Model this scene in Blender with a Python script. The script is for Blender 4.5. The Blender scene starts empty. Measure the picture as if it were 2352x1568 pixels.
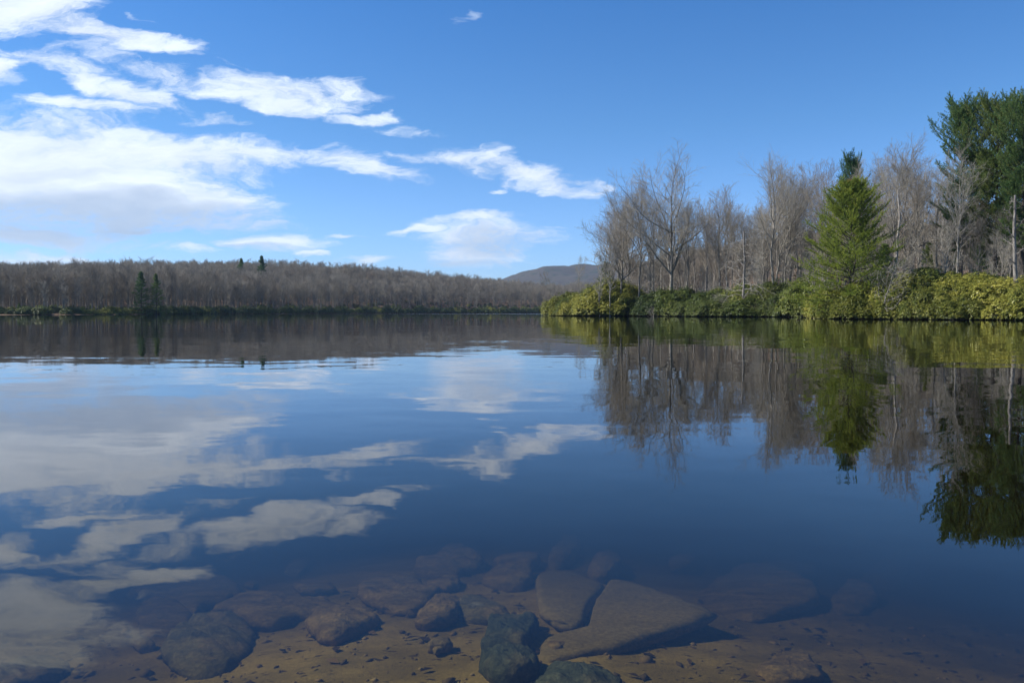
import bpy, math, random
import numpy as np
from mathutils import Vector, Matrix

C = bpy.context.scene.collection
SC = bpy.context.scene
R = math.radians
SEED = 7
rs = np.random.RandomState(SEED)
random.seed(SEED)

# ------------------------------------------------------------------ camera
CAM_H = 0.9
F = 1829.0                 # focal length in units of a 2352 x 1568 picture
PITCH = math.atan((784 - 716.5) / F)
cd = bpy.data.cameras.new('camera')
cam = bpy.data.objects.new('camera', cd)
C.objects.link(cam)
cam.location = (0, 0, CAM_H)
cam.rotation_euler = (R(90) - PITCH, 0, 0)
cd.sensor_width = 36.0
cd.lens = 28.0
cd.clip_start = 0.05
cd.clip_end = 30000
SC.camera = cam

# ------------------------------------------------------------------ sun, sky and exposure
SUN_AZ = R(-86)            # to the left of the view direction, slightly ahead
SUN_EL = R(43)
sd = Vector((math.sin(SUN_AZ) * math.cos(SUN_EL), math.cos(SUN_AZ) * math.cos(SUN_EL), math.sin(SUN_EL)))
ld = bpy.data.lights.new('sun', 'SUN')
ld.energy = 5.0
ld.angle = R(0.53)
ld.color = (1.0, 0.945, 0.85)
sun = bpy.data.objects.new('sun', ld)
C.objects.link(sun)
sun.rotation_euler = sd.to_track_quat('Z', 'Y').to_euler()
sun.location = sd * 300

SC.view_settings.view_transform = 'Standard'
SC.view_settings.look = 'None'
SC.view_settings.gamma = 1
SC.view_settings.exposure = 0.4
SC.cycles.use_denoising = True
SC.cycles.denoising_prefilter = 'ACCURATE'
SC.cycles.max_bounces = 8
SC.cycles.diffuse_bounces = 3
SC.cycles.glossy_bounces = 3
SC.cycles.transparent_max_bounces = 12
SC.cycles.volume_bounces = 0
SC.cycles.caustics_reflective = False
SC.cycles.caustics_refractive = False
SC.cycles.sample_clamp_indirect = 4


def ray(xd, yd):
    """direction of a point of the 2352 x 1568 picture, scaled to unit depth along Y"""
    X = (xd - 1176) / F
    Z = (784 - yd) / F
    c, s = math.cos(PITCH), math.sin(PITCH)
    dy = c + Z * s
    dz = -s + Z * c
    return X / dy, dz / dy


class NT:
    """small helper to write node trees"""
    def __init__(self, tree):
        self.t = tree
        self.n = tree.nodes
        self.l = tree.links

    def put(self, sock, v):
        if isinstance(v, bpy.types.NodeSocket):
            self.l.new(v, sock)
        else:
            sock.default_value = v

    def node(self, typ, **kw):
        n = self.n.new(typ)
        for k, v in kw.items():
            setattr(n, k, v)
        return n

    def math(self, op, a, b=0.0, c=0.0, clamp=False):
        n = self.n.new('ShaderNodeMath')
        n.operation = op
        n.use_clamp = clamp
        self.put(n.inputs[0], a)
        self.put(n.inputs[1], b)
        if len(n.inputs) > 2:
            self.put(n.inputs[2], c)
        return n.outputs[0]

    def vmath(self, op, a, b=None, out=0):
        n = self.n.new('ShaderNodeVectorMath')
        n.operation = op
        self.put(n.inputs[0], a)
        if b is not None:
            if op == 'SCALE':
                self.put(n.inputs['Scale'], b)
            else:
                self.put(n.inputs[1], b)
        return n.outputs[out]

    def noise(self, vec, scale, detail=4, rough=0.5, dist=0.0, color=False, dim='3D'):
        n = self.n.new('ShaderNodeTexNoise')
        n.noise_dimensions = dim
        self.put(n.inputs['Vector'], vec)
        n.inputs['Scale'].default_value = scale
        n.inputs['Detail'].default_value = detail
        n.inputs['Roughness'].default_value = rough
        n.inputs['Distortion'].default_value = dist
        return n.outputs['Color' if color else 'Fac']

    def ramp(self, fac, stops, interp='LINEAR'):
        n = self.n.new('ShaderNodeValToRGB')
        n.color_ramp.interpolation = interp
        e = n.color_ramp.elements
        while len(e) < len(stops):
            e.new(0.5)
        for i, (p, c) in enumerate(stops):
            e[i].position = p
            e[i].color = (*c, 1) if len(c) == 3 else c
        self.put(n.inputs[0], fac)
        return n.outputs[0]

    def mix(self, fac, a, b, blend='MIX'):
        n = self.n.new('ShaderNodeMix')
        n.data_type = 'RGBA'
        n.blend_type = blend
        self.put(n.inputs[0], fac)
        self.put(n.inputs[6], (*a, 1) if isinstance(a, tuple) and len(a) == 3 else a)
        self.put(n.inputs[7], (*b, 1) if isinstance(b, tuple) and len(b) == 3 else b)
        return n.outputs[2]

    def maprange(self, v, a, b, c=0.0, d=1.0, smooth=True):
        n = self.n.new('ShaderNodeMapRange')
        n.interpolation_type = 'SMOOTHSTEP' if smooth else 'LINEAR'
        self.put(n.inputs[0], v)
        for i, x in enumerate((a, b, c, d)):
            n.inputs[i + 1].default_value = x
        return n.outputs[0]

    def mapping(self, vec, loc=(0, 0, 0), rot=(0, 0, 0), scale=(1, 1, 1), typ='POINT'):
        n = self.n.new('ShaderNodeMapping')
        n.vector_type = typ
        self.put(n.inputs['Vector'], vec)
        n.inputs['Location'].default_value = loc
        n.inputs['Rotation'].default_value = rot
        n.inputs['Scale'].default_value = scale
        return n.outputs[0]


# ---- the sky with its clouds, by direction
CLOUD_GAIN = 1.13
w = bpy.data.worlds.new('World')
SC.world = w
w.use_nodes = True
T = NT(w.node_tree)
T.n.clear()
out = T.node('ShaderNodeOutputWorld')
bg = T.node('ShaderNodeBackground')
bg.inputs['Strength'].default_value = 0.13
T.l.new(bg.outputs[0], out.inputs[0])
sky = T.node('ShaderNodeTexSky', sky_type='NISHITA')
sky.sun_disc = False
sky.sun_elevation = SUN_EL
sky.sun_rotation = SUN_AZ
sky.altitude = 1000
sky.air_density = 1.0
sky.dust_density = 0.0
sky.ozone_density = 2.2
tc = T.node('ShaderNodeTexCoord')
dirv = tc.outputs['Generated']
sep = T.node('ShaderNodeSeparateXYZ')
T.l.new(dirv, sep.inputs[0])
yy = T.math('MAXIMUM', sep.outputs[1], 0.02)
comb = T.node('ShaderNodeCombineXYZ')
T.put(comb.inputs[0], T.math('DIVIDE', sep.outputs[0], yy))
T.put(comb.inputs[1], T.math('DIVIDE', sep.outputs[2], yy))
uv = comb.outputs[0]
# gentle domain warp so that no outline stays an ellipse
wz = T.noise(T.mapping(uv, scale=(3.0, 9.0, 1)), 2.2, 5, 0.55, color=True)
wv = T.vmath('MULTIPLY', T.vmath('SUBTRACT', wz, (0.5, 0.5, 0.5)), (0.17, 0.06, 0.0))
p = T.vmath('ADD', uv, wv)

BL = [  # cx, cy, rx, ry, tilt (deg, clockwise in the picture), strength
    (40, 20, 210, 60, 6, 1.25), (-120, -60, 330, 110, 0, 1.3), (90, -70, 200, 50, 4, 1.0), (210, 78, 170, 36, 14, 1.25), (330, 104, 110, 24, 10, 1.2),
    (430, 116, 95, 20, 6, 1.0), (120, 145, 150, 34, 8, 0.9), (250, 130, 150, 30, 12, 0.75), (-20, 158, 85, 34, 0, 1.2),
    (190, 190, 120, 32, 18, 1.1), (310, 222, 130, 36, 14, 1.15), (200, 250, 180, 22, 8, 1.1), (380, 180, 120, 30, 10, 0.8),
    (620, 210, 230, 38, 4, 1.05), (600, 232, 190, 26, 6, 1.05), (780, 205, 110, 24, 5, 0.85), (810, 266, 110, 15, 2, 0.9),
    (500, 277, 110, 12, 2, 0.85), (930, 305, 110, 12, 10, 0.62),
    (60, 390, 420, 130, 0, 1.5), (-250, 400, 420, 150, 0, 1.5), (330, 350, 330, 62, 5, 1.35), (560, 350, 200, 36, 4, 1.1), (690, 345, 110, 22, 6, 0.85),
    (250, 440, 360, 90, 3, 1.35), (420, 490, 240, 40, 4, 1.0), (470, 448, 180, 44, 4, 1.15), (150, 500, 420, 44, 0, 1.0), (560, 505, 120, 14, 6, 0.72),
    (20, 545, 380, 34, 0, 0.95), (60, 592, 340, 20, 0, 0.85), (-200, 620, 400, 24, 0, 0.9), (330, 560, 160, 14, 2, 0.7),
    (800, 352, 90, 24, 5, 0.95), (860, 378, 110, 26, 8, 1.0), (950, 352, 70, 12, 6, 0.75), (1000, 362, 80, 16, 4, 0.85),
    (1080, 376, 100, 22, 12, 1.05), (1130, 372, 90, 24, 10, 0.95), (1210, 404, 100, 26, 14, 1.15), (1290, 428, 80, 16, 4, 1.05), (1350, 422, 50, 9, 4, 0.8),
    (1122, 423, 40, 8, 0, 0.8),
    (1110, 552, 160, 52, 0, 1.0), (1080, 590, 140, 42, 0, 1.1), (1090, 510, 130, 16, -3, 1.0), (940, 530, 75, 10, -2, 0.82), (1190, 540, 100, 30, 0, 0.7),
    (640, 560, 120, 24, -2, 0.95), (450, 577, 90, 12, 3, 0.72), (790, 543, 55, 9, 0, 0.9), (715, 588, 35, 9, 0, 0.85), (820, 607, 70, 9, 0, 0.8),
    (600, 508, 90, 9, 7, 0.7), (1088, 45, 32, 12, -38, 0.46), (342, 40, 24, 12, 30, 0.6), (540, 150, 60, 10, 16, 0.56), (1250, 520, 50, 7, 0, 0.6),
    (1700, -260, 300, 30, 8, 0.6), (-900, 300, 500, 90, 0, 1.0), (-1500, 480, 500, 60, 0, 0.9),
]
GREY = [(120, 500, 520, 62, 2, 1.3), (-300, 500, 420, 70, 0, 1.2), (380, 480, 260, 38, 3, 1.0), (1120, 560, 130, 36, 0, 0.9), (60, 545, 300, 40, 0, 0.9), (1060, 612, 130, 16, 0, 0.7),
        (130, 400, 160, 16, 0, 0.35), (600, 575, 120, 10, 0, 0.6)]


def field(lst, p, expand=1.0):
    acc = None
    for (cx, cy, rx, ry, rot, s) in lst:
        u, v = ray(cx, cy)
        m = T.mapping(p, loc=(u, v, 0), rot=(0, 0, -R(rot)), scale=(rx * expand / F, ry * expand / F, 1), typ='TEXTURE')
        d = T.vmath('DOT_PRODUCT', m, m, out=1)
        f = T.math('MULTIPLY_ADD', d, -s * 0.75, s)
        if acc is None:
            acc = f
        else:
            n = T.node('ShaderNodeMath', operation='SMOOTH_MAX')
            T.put(n.inputs[0], acc)
            T.put(n.inputs[1], f)
            n.inputs[2].default_value = 0.18
            acc = n.outputs[0]
    return acc


cov = field(BL, p)
n1 = T.noise(T.mapping(p, rot=(0, 0, R(8)), scale=(8, 26, 1)), 1.0, 9, 0.56)
n2 = T.noise(T.mapping(p, rot=(0, 0, R(6)), scale=(40, 95, 1)), 1.0, 6, 0.6)
n3 = T.noise(T.mapping(p, rot=(0, 0, R(4)), scale=(110, 300, 1)), 1.0, 4, 0.6)
nn = T.math('ADD', T.math('MULTIPLY', T.math('SUBTRACT', n1, 0.5), 2.2), T.math('ADD', T.math('MULTIPLY', T.math('SUBTRACT', n2, 0.5), 1.1), T.math('MULTIPLY', T.math('SUBTRACT', n3, 0.5), 0.5)))
dens = T.math('ADD', T.math('MAXIMUM', cov, -1.0), nn)
alpha = T.maprange(dens, 0.16, 1.12)
# greyer undersides
g = T.math('MAXIMUM', field(GREY, p), 0.0, clamp=True)
g = T.math('MULTIPLY', T.math('MULTIPLY', g, 0.78), T.math('MULTIPLY_ADD', n1, 1.4, 0.15), clamp=True)
thick = T.maprange(dens, 0.5, 1.7)
lit = T.mix(thick, (4.2, 4.85, 5.85), (5.05, 5.45, 6.0))
det = T.math('MULTIPLY_ADD', T.math('SUBTRACT', n1, 0.5), 0.5, 1.0)
lit = T.mix(1.0, lit, T.vmath('SCALE', (1, 1, 1), det), 'MULTIPLY')
ccol = T.mix(g, lit, (2.0, 2.65, 3.75))
ccol = T.vmath('SCALE', ccol, CLOUD_GAIN)
# clear sky colour
hsv = T.node('ShaderNodeHueSaturation')
hsv.inputs['Saturation'].default_value = 1.0
hsv.inputs['Value'].default_value = 1.0
T.l.new(sky.outputs[0], hsv.inputs['Color'])
skyc = T.mix(1.0, hsv.outputs[0], T.ramp(sep.outputs[2], [(0.0, (0.54, 0.68, 1.0)), (0.12, (0.49, 0.69, 0.98)), (0.22, (0.39, 0.66, 0.91)), (0.38, (0.26, 0.60, 0.93)), (0.47, (0.18, 0.42, 0.66))]), 'MULTIPLY')
front = T.maprange(sep.outputs[1], 0.03, 0.25)
up = T.maprange(sep.outputs[2], 0.0, 0.012)
a = T.math('MULTIPLY', T.math('MULTIPLY', alpha, 0.95), T.math('MULTIPLY', front, up))
T.l.new(T.mix(a, skyc, ccol), bg.inputs['Color'])
w.cycles.sampling_method = 'MANUAL'
w.cycles.sample_map_resolution = 512


# ------------------------------------------------------------------ object helpers
def mesh_np(name, verts, quads=None, tris=None, smooth=False, mats=(), attr=None):
    me = bpy.data.meshes.new(name)
    verts = np.asarray(verts, dtype=np.float32)
    idx, tot = [], []
    if quads is not None and len(quads):
        idx.append(np.asarray(quads, np.int32).ravel()); tot.append(np.full(len(quads), 4, np.int32))
    if tris is not None and len(tris):
        idx.append(np.asarray(tris, np.int32).ravel()); tot.append(np.full(len(tris), 3, np.int32))
    idx = np.concatenate(idx); tot = np.concatenate(tot)
    me.vertices.add(len(verts)); me.vertices.foreach_set('co', verts.ravel())
    me.loops.add(len(idx)); me.loops.foreach_set('vertex_index', idx)
    me.polygons.add(len(tot))
    st = np.concatenate([[0], np.cumsum(tot)[:-1]]).astype(np.int32)
    me.polygons.foreach_set('loop_start', st)
    me.polygons.foreach_set('loop_total', tot)
    if smooth:
        me.polygons.foreach_set('use_smooth', np.ones(len(tot), bool))
    if attr is not None:
        for k, v in attr.items():
            at = me.attributes.new(k, 'FLOAT', 'POINT')
            at.data.foreach_set('value', np.asarray(v, np.float32))
    for m in mats:
        me.materials.append(m)
    me.update(calc_edges=True)
    me.validate()
    return me


def link(name, data, parent=None, loc=(0, 0, 0), rot=(0, 0, 0), scale=(1, 1, 1)):
    o = bpy.data.objects.new(name, data)
    C.objects.link(o)
    o.location = loc; o.rotation_euler = rot; o.scale = scale
    if parent is not None:
        o.parent = parent
    return o


def tag(o, label=None, cat=None, group=None, kind=None):
    if label: o['label'] = label
    if cat: o['category'] = cat
    if group: o['group'] = group
    if kind: o['kind'] = kind
    return o


# ------------------------------------------------------------------ materials
def material(name):
    m = bpy.data.materials.new(name)
    m.use_nodes = True
    t = NT(m.node_tree)
    b = t.n['Principled BSDF']
    return m, t, b


def bark_mat(name, c1, c2, scale=3.0, rough=0.9, lichen=None):
    m, t, b = material(name)
    co = t.node('ShaderNodeTexCoord').outputs['Object']
    n = t.noise(t.mapping(co, scale=(scale * 3, scale * 3, scale * 0.7)), 1.0, 5, 0.6)
    oi = t.node('ShaderNodeObjectInfo').outputs['Random']
    col = t.mix(t.maprange(n, 0.35, 0.68), c1, c2)
    if lichen:
        n2 = t.noise(co, scale * 0.6, 4, 0.6)
        col = t.mix(t.maprange(n2, 0.55, 0.66), col, lichen)
    col = t.mix(1.0, col, t.vmath('SCALE', (1, 1, 1), t.math('MULTIPLY_ADD', oi, 0.5, 0.78)), 'MULTIPLY')
    t.put(b.inputs['Base Color'], col)
    b.inputs['Roughness'].default_value = rough
    b.inputs['Specular IOR Level'].default_value = 0.2
    return m


def twig_mat(name, c1, c2):
    m, t, b = material(name)
    oi = t.node('ShaderNodeObjectInfo').outputs['Random']
    co = t.node('ShaderNodeTexCoord').outputs['Object']
    n = t.noise(co, 0.8, 2, 0.5)
    t.put(b.inputs['Base Color'], t.mix(t.math('MULTIPLY_ADD', n, 0.5, t.math('MULTIPLY', oi, 0.6)), c1, c2))
    b.inputs['Roughness'].default_value = 0.85
    b.inputs['Specular IOR Level'].default_value = 0.2
    return m


def leaf_mat(name, c1, c2, c3, scale=1.2, rough=0.5, trans=0.25, spec=0.3):
    m, t, b = material(name)
    co = t.node('ShaderNodeTexCoord').outputs['Object']
    oi = t.node('ShaderNodeObjectInfo').outputs['Random']
    n = t.noise(co, scale, 3, 0.6)
    n2 = t.noise(co, scale * 9, 2, 0.6)
    f = t.math('ADD', t.math('MULTIPLY', n, 0.9), t.math('MULTIPLY', n2, 0.6))
    f = t.math('ADD', f, t.math('MULTIPLY_ADD', oi, 0.4, -0.45))
    isl = t.node('ShaderNodeNewGeometry').outputs['Random Per Island']
    f = t.math('ADD', f, t.math('MULTIPLY_ADD', isl, 0.5, -0.25))
    col = t.ramp(f, [(0.25, c1), (0.55, c2), (0.85, c3)])
    t.put(b.inputs['Base Color'], col)
    b.inputs['Roughness'].default_value = rough
    b.inputs['Specular IOR Level'].default_value = spec
    tr = t.node('ShaderNodeBsdfTranslucent')
    t.put(tr.inputs['Color'], col)
    mx = t.node('ShaderNodeMixShader')
    mx.inputs[0].default_value = trans
    t.l.new(b.outputs[0], mx.inputs[1]); t.l.new(tr.outputs[0], mx.inputs[2])
    t.l.new(mx.outputs[0], t.n['Material Output'].inputs['Surface'])
    return m


M_BARK = bark_mat('grey bark', (0.15, 0.132, 0.11), (0.38, 0.35, 0.30), 2.5)
M_BARKP = bark_mat('pale bark', (0.17, 0.155, 0.13), (0.40, 0.38, 0.335), 2.5)
M_BARKD = bark_mat('dark bark', (0.045, 0.038, 0.034), (0.10, 0.088, 0.078), 2.5)
M_DEAD = bark_mat('bleached dead wood', (0.16, 0.14, 0.12), (0.40, 0.37, 0.33), 3.0)
M_TWIG = twig_mat('grey twigs', (0.24, 0.215, 0.175), (0.42, 0.385, 0.315))
M_TWIGR = twig_mat('reddish twigs', (0.22, 0.185, 0.145), (0.36, 0.31, 0.245))
M_TWIGP = twig_mat('pale twigs', (0.26, 0.24, 0.205), (0.42, 0.39, 0.335))
M_TWIGF = twig_mat('far twigs', (0.19, 0.168, 0.135), (0.43, 0.385, 0.31))
M_RHODO = leaf_mat('rhododendron leaves', (0.05, 0.08, 0.022), (0.155, 0.195, 0.04), (0.32, 0.325, 0.065), 0.9, 0.42, 0.22, 0.4)
M_RHODOY = leaf_mat('yellow green rhododendron leaves', (0.10, 0.125, 0.025), (0.26, 0.27, 0.05), (0.44, 0.41, 0.085), 0.9, 0.42, 0.22, 0.4)
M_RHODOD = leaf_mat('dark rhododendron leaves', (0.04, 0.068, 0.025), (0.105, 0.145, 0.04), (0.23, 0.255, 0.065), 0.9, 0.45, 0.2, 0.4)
M_PINE = leaf_mat('white pine needles', (0.17, 0.235, 0.04), (0.32, 0.38, 0.055), (0.50, 0.50, 0.09), 0.7, 0.5, 0.5, 0.25)
M_PINED = leaf_mat('dark pine needles', (0.05, 0.12, 0.05), (0.10, 0.19, 0.06), (0.20, 0.26, 0.075), 0.5, 0.5, 0.4, 0.25)
M_PINEO = leaf_mat('olive pine needles', (0.09, 0.15, 0.04), (0.18, 0.23, 0.06), (0.30, 0.33, 0.085), 0.5, 0.5, 0.4, 0.25)
M_BROWNN = leaf_mat('browned needles', (0.14, 0.075, 0.03), (0.22, 0.11, 0.04), (0.30, 0.16, 0.06), 0.5, 0.6, 0.2, 0.2)
M_STEM = bark_mat('shrub stems', (0.07, 0.055, 0.045), (0.19, 0.165, 0.14), 5)


def rock_mat(name, c1, c2, c3, bump=0.85):
    m, t, b = material(name)
    co = t.node('ShaderNodeTexCoord').outputs['Object']
    st = t.mapping(co, rot=(R(12), R(8), R(30)), scale=(3, 9, 14))
    n = t.noise(st, 1.0, 8, 0.62)
    n2 = t.noise(co, 5.0, 5, 0.6)
    n3 = t.noise(co, 60.0, 5, 0.7)
    col = t.mix(t.maprange(n, 0.3, 0.72), c1, c2)
    col = t.mix(t.maprange(n2, 0.5, 0.68), col, c3)
    col = t.mix(0.7, col, t.ramp(n3, [(0.3, (0.35, 0.35, 0.35)), (0.7, (1.4, 1.4, 1.4))]), 'MULTIPLY')
    t.put(b.inputs['Base Color'], col)
    b.inputs['Roughness'].default_value = 0.9
    b.inputs['Specular IOR Level'].default_value = 0.1
    bp = t.node('ShaderNodeBump')
    bp.inputs['Strength'].default_value = bump
    bp.inputs['Distance'].default_value = 0.03
    t.put(bp.inputs['Height'], t.math('ADD', n, t.math('ADD', t.math('MULTIPLY', n3, 0.3), t.math('MULTIPLY', t.noise(co, 18.0, 5, 0.65), 0.5))))
    t.l.new(bp.outputs[0], b.inputs['Normal'])
    return m


M_ROCKB = rock_mat('brown lake stone', (0.17, 0.125, 0.065), (0.46, 0.35, 0.19), (0.31, 0.25, 0.15))
M_ROCKG = rock_mat('grey green lake stone', (0.12, 0.12, 0.085), (0.29, 0.26, 0.165), (0.32, 0.25, 0.15))
M_ROCKD = rock_mat('dark green lake stone', (0.055, 0.075, 0.06), (0.11, 0.13, 0.098), (0.17, 0.16, 0.105))
M_SLAB = rock_mat('silt covered slab', (0.25, 0.205, 0.12), (0.34, 0.275, 0.16), (0.30, 0.25, 0.16), 0.45)


# ------------------------------------------------------------------ shoreline and terrain
def P2(xd, D):
    return ((xd - 1176) / F * D, D)


far_shore = [P2(-2600, 120), P2(-1500, 150), P2(-700, 185), P2(-250, 225), P2(0, 250), P2(150, 262), P2(340, 300), P2(480, 350), P2(600, 420), P2(760, 480),
             P2(900, 560), P2(1080, 640), P2(1270, 700), P2(1400, 690), P2(1480, 560), P2(1500, 400), P2(1420, 290), P2(1320, 222)]
penin = [P2(1276, 197), P2(1268, 190), P2(1300, 182), P2(1360, 176), P2(1430, 172), P2(1480, 168), P2(1540, 160), P2(1620, 152), P2(1700, 148), P2(1780, 144),
         P2(1850, 139), P2(1876, 124), P2(1890, 108), P2(1950, 100), P2(2040, 97), P2(2150, 93), P2(2250, 90), P2(2352, 86), P2(2500, 80), P2(2800, 70), P2(3400, 62)]
lake = [(-260, -40), (-60, -3.0), (-12, 0.6), (-3, 0.95), (0, 1.0), (3, 1.05), (12, 0.7), (40, -3.0), (80, -5), (110, 20)] + penin[::-1] + far_shore[::-1]
LK = np.array(lake)


def lake_sd(x, y):
    """signed distance to the shoreline, positive on land"""
    x = np.asarray(x, float); y = np.asarray(y, float)
    d2 = np.full(x.shape, 1e18)
    inside = np.zeros(x.shape, bool)
    n = len(LK)
    for i in range(n):
        ax, ay = LK[i]; bx, by = LK[(i + 1) % n]
        ex, ey = bx - ax, by - ay
        t = np.clip(((x - ax) * ex + (y - ay) * ey) / (ex * ex + ey * ey), 0, 1)
        d2 = np.minimum(d2, (x - ax - t * ex) ** 2 + (y - ay - t * ey) ** 2)
        c = (ay > y) != (by > y)
        with np.errstate(divide='ignore', invalid='ignore'):
            xi = ax + (y - ay) * ex / (ey if ey != 0 else 1e-9)
        inside ^= c & (x < xi)
    d = np.sqrt(d2)
    return np.where(inside, -d, d)


def sstep(a, b, v):
    t = np.clip((v - a) / (b - a), 0, 1)
    return t * t * (3 - 2 * t)


def vnoise(x, y, seed=0):
    xi = np.floor(x).astype(np.int64); yi = np.floor(y).astype(np.int64)
    fx = x - xi; fy = y - yi
    fx = fx * fx * (3 - 2 * fx); fy = fy * fy * (3 - 2 * fy)

    def h(a, b):
        n = (a * 374761393 + b * 668265263 + seed * 1442695041) & 0xffffffff
        n = ((n ^ (n >> 13)) * 1274126177) & 0xffffffff
        return ((n ^ (n >> 16)) & 0xffff) / 65535.0
    return (h(xi, yi) * (1 - fx) + h(xi + 1, yi) * fx) * (1 - fy) + (h(xi, yi + 1) * (1 - fx) + h(xi + 1, yi + 1) * fx) * fy


def fbm(x, y, o=4, seed=0):
    s = 0; a = 0.5
    for k in range(o):
        s = s + a * (vnoise(x * 2 ** k, y * 2 ** k, seed + k) - 0.5)
        a *= 0.55
    return s


def bump2(x, y, cx, cy, sx, sy, hh, rot=0):
    c, s = math.cos(rot), math.sin(rot)
    dx, dy = x - cx, y - cy
    a = (dx * c + dy * s) / sx; b = (-dx * s + dy * c) / sy
    return hh * np.exp(-0.5 * (a * a + b * b))


def near_depth(x, y):
    return 0.13 + 0.10 * np.maximum(x - 0.25, 0) + 0.12 * np.maximum(-x - 0.65, 0) + 0.135 * np.maximum(y - 1.4, -3) + 0.02 * np.maximum(y - 3.5, 0) ** 2


def height(x, y):
    x = np.asarray(x, float); y = np.asarray(y, float)
    s = lake_sd(x, y)
    r = np.hypot(x, y)
    # land
    bank = 0.10 * sstep(0, 1.0, s) + 0.85 * sstep(1.5, 14, s)
    hill = np.zeros_like(s)
    far = sstep(180, 260, r)
    hill += bump2(x, y, *P2(150, 620), 260, 90, 11, R(5))
    hill += bump2(x, y, *P2(-500, 520), 180, 140, 2)
    hill += bump2(x, y, *P2(640, 640), 150, 110, 10)
    hill += bump2(x, y, *P2(980, 860), 150, 110, 12)
    hill += bump2(x, y, *P2(1300, 1100), 180, 160, 9)
    hill += bump2(x, y, *P2(2450, 390), 190, 110, 38, R(-10))
    hill += bump2(x, y, *P2(1850, 520), 140, 100, 16)
    hill *= sstep(0, 90, s)
    pen = bump2(x, y, *P2(2150, 150), 60, 32, 3.2) * sstep(4, 40, s)
    # distant mountain
    mt = bump2(x, y, *P2(1480, 3300), 520, 420, 160, 0) + bump2(x, y, *P2(1950, 3500), 600, 420, 146, 0) + bump2(x, y, *P2(2700, 3300), 900, 500, 160) \
        + bump2(x, y, *P2(1190, 3300), 300, 300, 36, 0)
    mt = mt * sstep(1200, 2600, r) * (1 + 0.5 * fbm(x / 260, y / 260, 4, 9)) + bump2(x, y, *P2(1330, 1700), 300, 250, 30, 0)
    land = bank + hill + pen + mt + 0.9 * fbm(x / 30, y / 30, 4, 3) * sstep(3, 30, s) + np.where(r < 40, 0.12 * sstep(0, 6, s) * 3, 0)
    # lake bed
    dn = near_depth(x, y)
    dsd = np.maximum(-s, 0) * 0.28 + 0.0
    nearw = sstep(30, 15, r)
    bed = -np.minimum(np.where(r < 40, dn, 99) * 1.0, 3.6)
    bed = np.where(r < 40, np.minimum(bed, 0), -np.minimum(dsd, 3.6))
    bed = np.maximum(bed, -np.maximum(-s, 0) * 0.6 - 0.0) if True else bed
    bed = bed + 0.05 * fbm(x * 1.1, y * 1.1, 4, 5) * nearw * sstep(0, 1.0, -s) + 0.012 * fbm(x * 9, y * 9, 3, 8) * nearw * sstep(0, 1.0, -s)
    bed = bed * sstep(0, 0.6, -s) - 0.02 * sstep(0, 0.2, -s)
    return np.where(s > 0, land, bed)


def gz(x, y):
    return float(height(np.array([x]), np.array([y]))[0])


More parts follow.
